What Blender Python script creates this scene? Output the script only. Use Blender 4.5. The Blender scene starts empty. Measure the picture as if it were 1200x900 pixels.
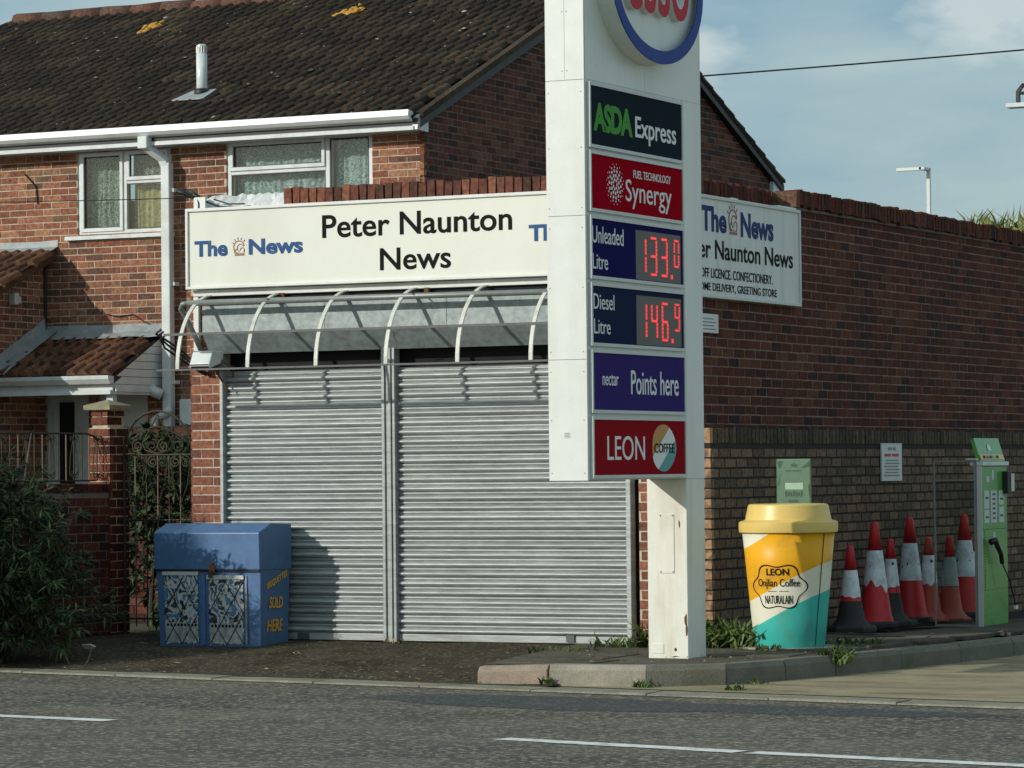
import bpy, bmesh, math, random
from mathutils import Matrix, Vector
random.seed(7)
R = math.radians
scene = bpy.context.scene
col = scene.collection

# ---------------------------------------------------------------- camera, sky, sun, exposure
# World axes: x runs along the shop front (right positive), y runs back along its side wall, z up;
# the origin is the front corner of the shop at ground level.
CAM = Vector((10.593, -23.882, 1.358))
YAW, PITCH, ROLL = R(26.637), 0.024587, -0.01018
cd = bpy.data.cameras.new('camera')
cam = bpy.data.objects.new('camera', cd); col.objects.link(cam)
cam.matrix_world = (Matrix.Translation(CAM) @ Matrix.Rotation(YAW, 4, 'Z')
                    @ Matrix.Rotation(math.pi / 2 + PITCH, 4, 'X') @ Matrix.Rotation(ROLL, 4, 'Z'))
cd.sensor_width = 36.0; cd.lens = 120.346; cd.clip_end = 5000; cd.clip_start = 0.5
scene.camera = cam

SUN = Vector((0.66, 1.0, -0.50)).normalized()          # the way the light travels
world = bpy.data.worlds.new('World'); scene.world = world; world.use_nodes = True
nt = world.node_tree; nt.nodes.clear()
def wn(t, **k):
    n = nt.nodes.new(t)
    for a, b in k.items(): setattr(n, a, b)
    return n
sky = wn('ShaderNodeTexSky', sky_type='NISHITA', sun_disc=False)
sky.sun_elevation = math.asin(-SUN.z); sky.sun_rotation = math.atan2(-SUN.x, -SUN.y)
sky.air_density = 1.1; sky.dust_density = 1.5; sky.ozone_density = 1.2
tc = wn('ShaderNodeTexCoord'); mp = wn('ShaderNodeMapping'); mp.inputs['Scale'].default_value = (6, 6, 19)
no = wn('ShaderNodeTexNoise'); no.inputs['Scale'].default_value = 1.0; no.inputs['Detail'].default_value = 7; no.inputs['Roughness'].default_value = .55
cr = wn('ShaderNodeValToRGB'); cr.color_ramp.elements[0].position = .38; cr.color_ramp.elements[1].position = .64
cr.color_ramp.elements[0].color = (.24, .41, .52, 1); cr.color_ramp.elements[1].color = (.46, .59, .61, 1)
bg1 = wn('ShaderNodeBackground'); bg1.inputs['Strength'].default_value = 0.10
bg2 = wn('ShaderNodeBackground'); bg2.inputs['Strength'].default_value = 1.0
mx = wn('ShaderNodeMixShader'); out = wn('ShaderNodeOutputWorld')
mp2 = wn('ShaderNodeMapping'); mp2.inputs['Scale'].default_value = (13, 13, 24); mp2.inputs['Location'].default_value = (3.1, 1.7, .35)
no2 = wn('ShaderNodeTexNoise'); no2.inputs['Scale'].default_value = 1.0; no2.inputs['Detail'].default_value = 9; no2.inputs['Roughness'].default_value = .5
cr2 = wn('ShaderNodeValToRGB'); cr2.color_ramp.elements[0].position = .53; cr2.color_ramp.elements[1].position = .62; cr2.color_ramp.elements[1].color = (.8, .8, .8, 1)
cmx = wn('ShaderNodeMix', data_type='RGBA'); cmx.inputs[7].default_value = (.66, .74, .74, 1)
nt.links.new(tc.outputs['Generated'], mp2.inputs['Vector']); nt.links.new(mp2.outputs[0], no2.inputs['Vector']); nt.links.new(no2.outputs['Fac'], cr2.inputs[0]); nt.links.new(cr2.outputs[0], cmx.inputs[0])
nt.links.new(tc.outputs['Generated'], mp.inputs['Vector']); nt.links.new(mp.outputs[0], no.inputs['Vector'])
nt.links.new(no.outputs['Fac'], cr.inputs[0]); nt.links.new(cr.outputs[0], cmx.inputs[6]); nt.links.new(cmx.outputs[2], bg2.inputs['Color']); mx.inputs[0].default_value = .8
nt.links.new(sky.outputs[0], bg1.inputs['Color']); nt.links.new(bg1.outputs[0], mx.inputs[1])
nt.links.new(bg2.outputs[0], mx.inputs[2]); nt.links.new(mx.outputs[0], out.inputs['Surface'])

sd = bpy.data.lights.new('sun', 'SUN'); sd.energy = 2.9; sd.angle = R(0.55); sd.color = (1.0, .96, .88)
sun = bpy.data.objects.new('sun', sd); col.objects.link(sun)
sun.rotation_euler = SUN.to_track_quat('-Z', 'Y').to_euler(); sun.location = (-10, -15, 12)
vs = scene.view_settings
vs.view_transform = 'Standard'; vs.look = 'None'; vs.exposure = 0.0; vs.gamma = 1.0; vs.use_curve_mapping = False

# ---------------------------------------------------------------- materials
def material(name, color, rough=.6, metal=0.0, var=.25, scale=8.0, fine=60.0, bump=.1, spec=.5,
             dirt=None, speck=None, emit=None, coat=0.0, pos=False, stretch=None, tone=0.0):
    m = bpy.data.materials.new(name); m.use_nodes = True
    t = m.node_tree; b = t.nodes['Principled BSDF']
    N = lambda ty: t.nodes.new(ty)
    lk = t.links.new
    if pos: src = N('ShaderNodeNewGeometry').outputs['Position']
    else: src = N('ShaderNodeTexCoord').outputs['Object']
    if stretch:
        mpn = N('ShaderNodeMapping'); mpn.inputs['Scale'].default_value = stretch; lk(src, mpn.inputs[0]); src = mpn.outputs[0]
    n1 = N('ShaderNodeTexNoise'); n1.inputs['Scale'].default_value = scale; n1.inputs['Detail'].default_value = 6; lk(src, n1.inputs['Vector'])
    n2 = N('ShaderNodeTexNoise'); n2.inputs['Scale'].default_value = fine; n2.inputs['Detail'].default_value = 4; lk(src, n2.inputs['Vector'])
    ad = N('ShaderNodeMath'); ad.operation = 'ADD'; lk(n1.outputs['Fac'], ad.inputs[0]); lk(n2.outputs['Fac'], ad.inputs[1])
    mr = N('ShaderNodeMapRange'); mr.inputs['From Min'].default_value = .6; mr.inputs['From Max'].default_value = 1.4
    mr.inputs['To Min'].default_value = 1 - var; mr.inputs['To Max'].default_value = 1 + var; lk(ad.outputs[0], mr.inputs[0])
    hs = N('ShaderNodeHueSaturation'); hs.inputs['Color'].default_value = (*color, 1); lk(mr.outputs[0], hs.inputs['Value'])
    if tone:
        oi = N('ShaderNodeObjectInfo'); tr_ = N('ShaderNodeMapRange'); tr_.inputs['To Min'].default_value = 1 - tone; tr_.inputs['To Max'].default_value = 1 + tone; lk(oi.outputs['Random'], tr_.inputs[0])
        mu = N('ShaderNodeMath'); mu.operation = 'MULTIPLY'; lk(tr_.outputs[0], mu.inputs[0]); lk(mr.outputs[0], mu.inputs[1]); lk(mu.outputs[0], hs.inputs['Value'])
    c = hs.outputs[0]
    if dirt:
        dc, amt, dsc, st = dirt
        s2 = src
        if st:
            mp2 = N('ShaderNodeMapping'); mp2.inputs['Scale'].default_value = st; lk(src, mp2.inputs[0]); s2 = mp2.outputs[0]
        n3 = N('ShaderNodeTexNoise'); n3.inputs['Scale'].default_value = dsc; n3.inputs['Detail'].default_value = 8; n3.inputs['Roughness'].default_value = .65; lk(s2, n3.inputs['Vector'])
        r3 = N('ShaderNodeMapRange'); r3.inputs['From Min'].default_value = .48; r3.inputs['From Max'].default_value = .72
        r3.inputs['To Max'].default_value = amt; lk(n3.outputs['Fac'], r3.inputs[0])
        m3 = N('ShaderNodeMix'); m3.data_type = 'RGBA'; lk(r3.outputs[0], m3.inputs[0]); lk(c, m3.inputs[6]); m3.inputs[7].default_value = (*dc, 1); c = m3.outputs[2]
    if speck:
        sc_, ssc, thr = speck
        vo = N('ShaderNodeTexVoronoi'); vo.inputs['Scale'].default_value = ssc; lk(src, vo.inputs['Vector'])
        wn_ = N('ShaderNodeTexWhiteNoise'); lk(vo.outputs['Color'], wn_.inputs['Vector'])
        gt = N('ShaderNodeMath'); gt.operation = 'GREATER_THAN'; gt.inputs[1].default_value = thr; lk(wn_.outputs['Value'], gt.inputs[0])
        m4 = N('ShaderNodeMix'); m4.data_type = 'RGBA'; lk(gt.outputs[0], m4.inputs[0]); lk(c, m4.inputs[6]); m4.inputs[7].default_value = (*sc_, 1); c = m4.outputs[2]
    lk(c, b.inputs['Base Color'])
    b.inputs['Metallic'].default_value = metal; b.inputs['Specular IOR Level'].default_value = spec
    r1 = N('ShaderNodeMapRange'); r1.inputs['To Min'].default_value = max(.02, rough - .12); r1.inputs['To Max'].default_value = min(1, rough + .12)
    lk(n1.outputs['Fac'], r1.inputs[0]); lk(r1.outputs[0], b.inputs['Roughness'])
    if bump:
        bp = N('ShaderNodeBump'); bp.inputs['Strength'].default_value = bump; bp.inputs['Distance'].default_value = .01
        lk(ad.outputs[0], bp.inputs['Height']); lk(bp.outputs[0], b.inputs['Normal'])
    if emit:
        b.inputs['Emission Color'].default_value = (*emit[0], 1); b.inputs['Emission Strength'].default_value = emit[1]
    if coat: b.inputs['Coat Weight'].default_value = coat; b.inputs['Coat Roughness'].default_value = .08
    return m

def brick_material(name, ramp, stain=(.02, .018, .016), stain_amt=.5, fleck=None, fleck_amt=.0, bump=.5):
    """One colour per brick (object random or mesh island), grain and soot stains on top."""
    m = bpy.data.materials.new(name); m.use_nodes = True
    t = m.node_tree; b = t.nodes['Principled BSDF']; N = t.nodes.new; lk = t.links.new
    g = N('ShaderNodeNewGeometry'); oi = N('ShaderNodeObjectInfo')
    a = N('ShaderNodeMath'); a.operation = 'ADD'; lk(g.outputs['Random Per Island'], a.inputs[0]); lk(oi.outputs['Random'], a.inputs[1])
    fr = N('ShaderNodeMath'); fr.operation = 'FRACT'; lk(a.outputs[0], fr.inputs[0])
    cr = N('ShaderNodeValToRGB'); lk(fr.outputs[0], cr.inputs[0])
    e = cr.color_ramp.elements
    for i, (p, c) in enumerate(ramp):
        el = e[i] if i < 2 else e.new(p)
        el.position = p; el.color = (*c, 1)
    n2 = N('ShaderNodeTexNoise'); n2.inputs['Scale'].default_value = 28; n2.inputs['Detail'].default_value = 6; lk(g.outputs['Position'], n2.inputs['Vector'])
    n3 = N('ShaderNodeTexNoise'); n3.inputs['Scale'].default_value = 1.1; n3.inputs['Detail'].default_value = 7; lk(g.outputs['Position'], n3.inputs['Vector'])
    mr = N('ShaderNodeMapRange'); mr.inputs['From Min'].default_value = .3; mr.inputs['From Max'].default_value = .7; mr.inputs['To Min'].default_value = .6; mr.inputs['To Max'].default_value = 1.4; lk(n2.outputs['Fac'], mr.inputs[0])
    hs = N('ShaderNodeHueSaturation'); lk(cr.outputs[0], hs.inputs['Color']); lk(mr.outputs[0], hs.inputs['Value'])
    r3 = N('ShaderNodeMapRange'); r3.inputs['From Min'].default_value = .5; r3.inputs['From Max'].default_value = .75; r3.inputs['To Max'].default_value = stain_amt; lk(n3.outputs['Fac'], r3.inputs[0])
    mx = N('ShaderNodeMix'); mx.data_type = 'RGBA'; lk(r3.outputs[0], mx.inputs[0]); lk(hs.outputs[0], mx.inputs[6]); mx.inputs[7].default_value = (*stain, 1)
    c = mx.outputs[2]
    if fleck:
        n4 = N('ShaderNodeTexNoise'); n4.inputs['Scale'].default_value = 9; n4.inputs['Detail'].default_value = 9; n4.inputs['Roughness'].default_value = .7; lk(g.outputs['Position'], n4.inputs['Vector'])
        r4 = N('ShaderNodeMapRange'); r4.inputs['From Min'].default_value = .66; r4.inputs['From Max'].default_value = .74; r4.inputs['To Max'].default_value = fleck_amt; lk(n4.outputs['Fac'], r4.inputs[0])
        m4 = N('ShaderNodeMix'); m4.data_type = 'RGBA'; lk(r4.outputs[0], m4.inputs[0]); lk(c, m4.inputs[6]); m4.inputs[7].default_value = (*fleck, 1); c = m4.outputs[2]
    lk(c, b.inputs['Base Color']); b.inputs['Roughness'].default_value = .88; b.inputs['Specular IOR Level'].default_value = .25
    bp = N('ShaderNodeBump'); bp.inputs['Strength'].default_value = bump; bp.inputs['Distance'].default_value = .006
    lk(n2.outputs['Fac'], bp.inputs['Height']); lk(bp.outputs[0], b.inputs['Normal'])
    return m

M = {}
M['brick_house'] = brick_material('house brick', [(0, (.13, .07, .045)), (.12, (.17, .08, .05)), (.22, (.24, .090, .052)), (.5, (.265, .110, .064)), (.72, (.32, .135, .076)), (.92, (.37, .19, .105)), (1, (.15, .09, .055))], fleck=(.4, .33, .26), fleck_amt=.12)
M['brick_shop'] = brick_material('shop brick', [(0, (.14, .065, .046)), (.3, (.20, .080, .052)), (.6, (.25, .098, .062)), (.9, (.31, .13, .078)), (1, (.17, .075, .052))], fleck=(.42, .36, .3), fleck_amt=.12)
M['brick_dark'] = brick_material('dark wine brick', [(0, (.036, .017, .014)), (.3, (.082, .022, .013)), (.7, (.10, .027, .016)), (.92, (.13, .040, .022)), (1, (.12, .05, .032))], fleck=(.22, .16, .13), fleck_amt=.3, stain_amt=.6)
M['brick_brown'] = brick_material('brown brick', [(0, (.10, .07, .048)), (.4, (.155, .105, .07)), (.8, (.21, .14, .09)), (1, (.13, .09, .06))], stain=(.05, .045, .03), fleck=(.35, .33, .3), fleck_amt=.25)
M['brick_soldier'] = brick_material('mossy soldier brick', [(0, (.055, .045, .032)), (.5, (.085, .066, .045)), (1, (.12, .09, .06))], stain=(.03, .03, .018), stain_amt=.7)
M['brick_brown_lit'] = brick_material('sunlit brown brick', [(0, (.30, .18, .105)), (.5, (.38, .24, .14)), (1, (.33, .19, .11))], stain=(.12, .08, .05), stain_amt=.4)  # brown brick lightened to paint sunlight on the low wall's end
M['brick_old'] = brick_material('old garden brick', [(0, (.12, .045, .03)), (.4, (.19, .062, .036)), (.8, (.26, .09, .045)), (1, (.15, .06, .04))], stain=(.03, .035, .02), fleck=(.4, .36, .3), fleck_amt=.5)
M['brick_house_shade'] = brick_material('shade toned house brick', [(0, (.045, .028, .02)), (.3, (.09, .035, .022)), (.7, (.13, .046, .028)), (1, (.17, .075, .045))], stain_amt=.6)  # house brick darkened, so the gable's shade is in its colour
M['mortar'] = material('mortar', (.56, .47, .37), .95, var=.3, pos=True, bump=.4)
M['mortar_shop'] = material('grey mortar', (.20, .165, .15), .95, var=.3, pos=True, bump=.4)
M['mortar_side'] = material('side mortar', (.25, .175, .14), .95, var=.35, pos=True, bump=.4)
M['brick_cope'] = brick_material('coping brick', [(0, (.07, .035, .025)), (.4, (.13, .05, .034)), (.8, (.18, .066, .042)), (1, (.24, .10, .06))], fleck=(.3, .28, .22), fleck_amt=.5)
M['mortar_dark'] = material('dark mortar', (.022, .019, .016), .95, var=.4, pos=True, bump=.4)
M['tile'] = brick_material('roof tile', [(0, (.026, .018, .012)), (.5, (.042, .029, .019)), (.85, (.064, .044, .027)), (1, (.09, .062, .036))], stain=(.026, .021, .012), stain_amt=.8, fleck=(.2, .18, .13), fleck_amt=.35)
M['tile_red'] = brick_material('porch tile', [(0, (.07, .034, .022)), (.5, (.12, .055, .032)), (.85, (.17, .078, .042)), (1, (.1, .06, .04))], stain=(.03, .028, .018), stain_amt=.6)
M['ridge'] = brick_material('ridge tile', [(0, (.10, .05, .035)), (.6, (.16, .07, .048)), (1, (.09, .06, .045))], stain=(.05, .05, .035), stain_amt=.8, fleck=(.5, .48, .42), fleck_amt=.8)
M['upvc'] = material('white plastic', (.69, .73, .71), .35, var=.06, fine=20, bump=.0, dirt=((.35, .36, .32), .45, 3.0, None))
M['white_paint'] = material('white paint', (.74, .75, .71), .4, var=.05, bump=.02, dirt=((.5, .5, .42), .35, 2.0, (3, 3, .5)))
M['pylon'] = material('pylon white', (.76, .79, .74), .32, var=.03, bump=.01, spec=.5, dirt=((.52, .54, .48), .35, 1.2, (3, 3, .35)))
M['pylon_old'] = material('pylon post white', (.78, .78, .69), .4, var=.05, bump=.05, dirt=((.55, .46, .28), .55, 2.2, (3, 3, .4)))
M['cream'] = material('cream sign', (.74, .75, .66), .45, var=.03, bump=.01, dirt=((.55, .55, .46), .35, 1.5, (1, 1, .3)))
M['sidesign'] = material('grey white sign', (.72, .74, .72), .45, var=.04, bump=.01, dirt=((.40, .40, .36), .5, 2.5, (2, 5, .25)))
M['galv'] = material('galvanised steel', (.39, .42, .41), .48, metal=.3, var=.26, scale=2.2, fine=11, bump=.08, pos=True, stretch=(1, 1, 7), dirt=((.16, .16, .14), .45, 1.7, (.8, 1, 1.6)), tone=.10)
M['galv_sheet'] = material('galvanised sheet', (.25, .29, .285), .5, metal=.3, var=.35, scale=9, fine=22, bump=.12, dirt=((.36, .41, .40), .6, 16, None))
M['steel_dark'] = material('dark weathered steel', (.10, .105, .10), .55, metal=.3, var=.3, bump=.05)
M['steel'] = material('grey steel', (.26, .28, .27), .5, metal=.4, var=.2, bump=.05)
M['rib_white'] = material('cream painted bar', (.62, .63, .56), .5, var=.2, bump=.08, dirt=((.3, .24, .15), .4, 7, None))
M['lead'] = material('lead sheet', (.30, .33, .33), .6, metal=.1, var=.3, scale=3, fine=12, bump=.25, dirt=((.45, .47, .44), .5, 4, None))
M['black'] = material('black', (.012, .012, .013), .5, var=.1, bump=.02)
M['darkbox'] = material('dark void', (.01, .01, .01), .9, var=.1, bump=0)
M['blue_txt'] = material('blue lettering', (.035, .095, .24), .45, var=.12, bump=0, spec=.08, dirt=((.25, .3, .36), .25, 9, None))
M['navy_txt'] = material('navy lettering', (.012, .03, .16), .45, var=.08, bump=0, spec=.08)
M['black_txt'] = material('black lettering', (.007, .008, .007), .6, var=.1, bump=0, spec=.08)
M['white_txt'] = material('white lettering', (.78, .80, .78), .4, var=.03, bump=0)
M['emblem'] = material('red brown print', (.30, .11, .07), .5, var=.1, bump=0)
M['frame_grey'] = material('panel frame', (.60, .62, .59), .4, metal=.2, var=.08, bump=.02)
def panel(n, c): M[n] = material(n, c, .35, var=.06, scale=2, bump=0, spec=.0)
panel('p_slate', (.022, .032, .043)); panel('p_red', (.36, .006, .016)); panel('p_navy', (.02, .018, .10)); panel('p_navy2', (.022, .032, .075)); panel('p_violet', (.05, .035, .17)); panel('p_leon', (.30, .014, .022)); panel('p_led', (.20, .20, .19))
M['green_txt'] = material('green lettering', (.06, .30, .03), .4, var=.05, bump=0, spec=.08)
M['led'] = material('red led', (.5, .02, .02), .4, var=0, bump=0, emit=((1.0, .06, .06), .8))
M['esso_blue'] = material('roundel blue', (.014, .045, .27), .3, var=.05, bump=0, spec=.08)
M['esso_red'] = material('roundel red', (.55, .008, .025), .3, var=.05, bump=0, spec=.08)
M['orange_p'] = material('orange print', (.52, .24, .02), .4, var=.05, bump=0)
M['teal_p'] = material('teal print', (.07, .32, .34), .4, var=.05, bump=0)
M['bunker'] = material('blue painted steel', (.075, .165, .33), .45, var=.12, scale=4, fine=30, bump=.05, dirt=((.05, .085, .15), .55, 5, None))
M['yellow_txt'] = material('yellow lettering', (.80, .42, .03), .5, var=.2, bump=0)
M['rust'] = material('rust', (.13, .06, .025), .85, var=.4, bump=.2)
M['lid'] = material('yellow lid', (.78, .56, .16), .38, var=.05, scale=3, bump=.01, dirt=((.6, .45, .18), .4, 4, None))
M['concrete'] = material('concrete kerb', (.33, .30, .24), .9, var=.35, scale=5, fine=90, bump=.5, pos=True, dirt=((.10, .10, .07), .6, 3, None))
M['granite'] = material('pink kerb', (.30, .235, .18), .9, var=.4, scale=8, fine=120, bump=.5, pos=True)
M['kerb_dark'] = material('dark kerb', (.17, .16, .125), .9, var=.4, scale=6, fine=90, bump=.5, pos=True, dirt=((.06, .07, .03), .7, 3, None))
M['cone_red'] = material('cone red', (.62, .022, .026), .5, var=.12, bump=.02, dirt=((.16, .03, .03), .5, 7, None))
M['cone_orange'] = material('cone faded red', (.48, .07, .04), .55, var=.15, bump=.02, dirt=((.18, .06, .04), .5, 7, None))
M['cone_white'] = material('cone sleeve', (.74, .78, .80), .4, var=.12, bump=.03, dirt=((.25, .26, .26), .7, 9, None), speck=((.06, .06, .06), 45, .985))
M['cone_grey'] = material('dull cone sleeve', (.36, .40, .40), .5, var=.2, bump=.03, dirt=((.18, .18, .17), .6, 7, None))
M['rubber'] = material('black rubber', (.022, .022, .024), .7, var=.3, bump=.1)
M['mach_green'] = material('green machine', (.10, .34, .07), .3, var=.08, bump=0, coat=.3)
M['sticker'] = material('pale sticker', (.55, .6, .6), .5, var=.1, bump=0)
M['sign_green'] = material('green notice', (.085, .17, .10), .5, var=.15, scale=5, bump=0)  # green darkened to stand in for the pylon's shadow
M['iron'] = material('wrought iron', (.055, .048, .030), .6, metal=.4, var=.3, bump=.05)
M['iron_pale'] = material('weathered iron', (.16, .13, .09), .6, metal=.2, var=.4, bump=.05)
M['capstone'] = material('cap stone', (.30, .27, .17), .9, var=.4, scale=7, bump=.4, dirt=((.16, .16, .07), .5, 6, None))
M['bark'] = material('bark', (.06, .045, .03), .9, var=.3, bump=.3)
M['lichen'] = material('orange lichen', (.50, .25, .03), .9, var=.4, scale=20, bump=.4)
M['line'] = material('road paint', (.76, .76, .72), .7, var=.15, pos=True, bump=.2, dirt=((.14, .14, .13), .7, 11, None))
M['curtain'] = material('net curtain', (.52, .60, .54), .9, var=.35, scale=14, fine=30, bump=.5, dirt=((.06, .09, .08), .9, 34, None))
M['curtain_y'] = material('yellow curtain', (.46, .42, .22), .9, var=.3, scale=14, fine=30, bump=.5, dirt=((.2, .2, .12), .6, 16, None))
M['curtain_w'] = material('white curtain', (.52, .60, .58), .9, var=.2, scale=6, fine=30, bump=.3, dirt=((.18, .23, .23), .6, 12, (1, 1, .4)))
M['flash'] = material('white flashing sheet', (.66, .68, .66), .5, var=.15, scale=5, bump=.5, dirt=((.2, .2, .18), .6, 6, None))

def lace(name, ground, thread, scale=16):
    m = bpy.data.materials.new(name); m.use_nodes = True; t = m.node_tree; b = t.nodes['Principled BSDF']; N = t.nodes.new; L = t.links.new
    c = N('ShaderNodeTexCoord'); n = N('ShaderNodeTexNoise'); n.inputs['Scale'].default_value = scale; n.inputs['Detail'].default_value = 1.5; n.inputs['Distortion'].default_value = 3.0; L(c.outputs['Object'], n.inputs[0])
    r = N('ShaderNodeValToRGB'); e = r.color_ramp.elements; e[0].position = .40; e[0].color = (*ground, 1); e[1].position = .46; e[1].color = (*thread, 1)
    for p, q in ((.50, ground), (.56, ground), (.60, thread), (.65, ground)): x = e.new(p); x.color = (*q, 1)
    L(n.outputs['Fac'], r.inputs[0]); L(r.outputs[0], b.inputs['Base Color']); b.inputs['Roughness'].default_value = .9; b.inputs['Specular IOR Level'].default_value = .1
    return m
M['curtain'] = lace('lace curtain', (.13, .19, .165), (.80, .86, .74), 7); M['curtain_y'] = lace('yellow lace curtain', (.46, .39, .17), (.85, .78, .50), 7); M['curtain_w'] = lace('white net curtain', (.30, .39, .40), (.85, .92, .90), 5)
def leafmat(name, a, b_, rough=.5):
    m = bpy.data.materials.new(name); m.use_nodes = True
    t = m.node_tree; b = t.nodes['Principled BSDF']; g = t.nodes.new('ShaderNodeNewGeometry')
    cr = t.nodes.new('ShaderNodeValToRGB'); cr.color_ramp.elements[0].color = (*a, 1); cr.color_ramp.elements[1].color = (*b_, 1)
    t.links.new(g.outputs['Random Per Island'], cr.inputs[0]); t.links.new(cr.outputs[0], b.inputs['Base Color']); b.inputs['Roughness'].default_value = rough
    b.inputs['Specular IOR Level'].default_value = .22
    return m
M['leaf'] = leafmat('shrub leaf', (.014, .030, .013), (.065, .10, .038), .55)
M['weed'] = leafmat('weed leaf', (.03, .06, .012), (.13, .18, .05))
M['grass_dry'] = leafmat('wall top grass', (.10, .14, .03), (.30, .33, .10))
M['litter'] = leafmat('leaf litter', (.06, .045, .02), (.40, .33, .16), .9)
M['treeleaf'] = leafmat('tree leaf', (.02, .04, .012), (.07, .11, .03))

def glass_mat():
    m = bpy.data.materials.new('window glass'); m.use_nodes = True; t = m.node_tree; t.nodes.clear()
    o = t.nodes.new('ShaderNodeOutputMaterial'); mix = t.nodes.new('ShaderNodeMixShader'); tr = t.nodes.new('ShaderNodeBsdfTransparent'); gl = t.nodes.new('ShaderNodeBsdfGlossy')
    tr.inputs[0].default_value = (.86, .90, .88, 1); gl.inputs['Roughness'].default_value = .03
    fr = t.nodes.new('ShaderNodeFresnel'); fr.inputs[0].default_value = 1.5
    t.links.new(fr.outputs[0], mix.inputs[0]); t.links.new(tr.outputs[0], mix.inputs[1]); t.links.new(gl.outputs[0], mix.inputs[2]); t.links.new(mix.outputs[0], o.inputs[0])
    return m
M['glass'] = glass_mat()

# ---------------------------------------------------------------- mesh helpers
WLD = {}                                     # world offset of every object we parent to
class MB:
    def __init__(s): s.v = []; s.f = []
    def add(s, vs_, fs):
        o = len(s.v); s.v += [tuple(p) for p in vs_]; s.f += [tuple(i + o for i in q) for q in fs]; return s
    def box(s, x0, x1, y0, y1, z0, z1):
        return s.add([(x0, y0, z0), (x1, y0, z0), (x1, y1, z0), (x0, y1, z0), (x0, y0, z1), (x1, y0, z1), (x1, y1, z1), (x0, y1, z1)],
                     [(0, 3, 2, 1), (4, 5, 6, 7), (0, 1, 5, 4), (1, 2, 6, 5), (2, 3, 7, 6), (3, 0, 4, 7)])
    def prism(s, pts, d):
        """pts: a planar 3-D outline, d: extrusion vector."""
        n = len(pts); d = Vector(d)
        return s.add([Vector(p) for p in pts] + [Vector(p) + d for p in pts],
                     [tuple(range(n - 1, -1, -1)), tuple(range(n, 2 * n))] + [(i, (i + 1) % n, n + (i + 1) % n, n + i) for i in range(n)])
    def tube(s, path, r, n=8, r1=None, caps=True):
        path = [Vector(p) for p in path]; k = len(path); rings = []
        prev = None
        for i, p in enumerate(path):
            t = (path[min(i + 1, k - 1)] - path[max(i - 1, 0)]).normalized()
            ref = Vector((0, 0, 1)) if abs(t.z) < .9 else Vector((1, 0, 0))
            if prev is not None: ref = prev
            b = (t.cross(ref)).normalized(); c = b.cross(t).normalized(); prev = c
            rr = r if r1 is None else r + (r1 - r) * i / (k - 1)
            rings.append([p + (b * math.cos(a) + c * math.sin(a)) * rr for a in (2 * math.pi * j / n for j in range(n))])
        vs_ = [q for ring in rings for q in ring]
        fs = [(i * n + j, i * n + (j + 1) % n, (i + 1) * n + (j + 1) % n, (i + 1) * n + j) for i in range(k - 1) for j in range(n)]
        if caps: fs += [tuple(range(n - 1, -1, -1)), tuple(range((k - 1) * n, k * n))]
        return s.add(vs_, fs)
    def strip(s, path, side, w, th):
        """a flat bar of width w (along side) and thickness th swept along path"""
        path = [Vector(p) for p in path]; side = Vector(side).normalized(); k = len(path); vs_ = []
        for i, p in enumerate(path):
            t = (path[min(i + 1, k - 1)] - path[max(i - 1, 0)]).normalized(); nrm = t.cross(side).normalized()
            for a, b in ((-1, -1), (1, -1), (1, 1), (-1, 1)): vs_.append(p + side * (a * w / 2) + nrm * (b * th / 2))
        fs = [(i * 4 + j, i * 4 + (j + 1) % 4, (i + 1) * 4 + (j + 1) % 4, (i + 1) * 4 + j) for i in range(k - 1) for j in range(4)]
        return s.add(vs_, fs + [(3, 2, 1, 0), tuple(range((k - 1) * 4, k * 4))])
    def lathe(s, prof, n=32, c=(0, 0, 0), cap=True):
        vs_ = [(c[0] + r * math.cos(2 * math.pi * j / n), c[1] + r * math.sin(2 * math.pi * j / n), c[2] + z) for r, z in prof for j in range(n)]
        fs = [(i * n + j, i * n + (j + 1) % n, (i + 1) * n + (j + 1) % n, (i + 1) * n + j) for i in range(len(prof) - 1) for j in range(n)]
        if cap: fs += [tuple(range(n - 1, -1, -1)), tuple(range((len(prof) - 1) * n, len(prof) * n))]
        return s.add(vs_, fs)
    def mesh(s, name, mat, smooth=False):
        m = bpy.data.meshes.new(name); m.from_pydata(s.v, [], s.f); m.materials.append(M[mat] if isinstance(mat, str) else mat)
        if smooth: m.polygons.foreach_set('use_smooth', [True] * len(m.polygons))
        m.update(); return m
    def build(s, name, mat, parent=None, smooth=False, local=False, bevel=0, kind=None, label=None):
        if parent is None:
            xs, ys, zs = zip(*s.v)
            L = Vector(((min(xs) + max(xs)) / 2, (min(ys) + max(ys)) / 2, min(zs)))
            s.v = [(a - L.x, b - L.y, c - L.z) for a, b, c in s.v]
        o = bpy.data.objects.new(name, s.mesh(name, mat, smooth)); col.objects.link(o)
        if parent is None: o.location = L; WLD[o.name] = L.copy()
        else: attach(o, parent, local)
        if bevel:
            b = o.modifiers.new('bevel', 'BEVEL'); b.width = bevel; b.segments = 2; b.limit_method = 'ANGLE'; b.angle_limit = R(40)
        if smooth and smooth != 1:
            pass
        if kind: o['kind'] = kind
        if label: o['label'] = label
        return o
def attach(o, parent, local=False):
    o.parent = parent
    if not local:
        o.matrix_parent_inverse = Matrix.Translation(-WLD[parent.name]); WLD[o.name] = Vector((0, 0, 0))
    else: WLD[o.name] = Vector((0, 0, 0))
def tag(o, label=None, cat=None, group=None, kind=None):
    if label: o['label'] = label
    if cat: o['category'] = cat
    if group: o['group'] = group
    if kind: o['kind'] = kind
    return o
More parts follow.
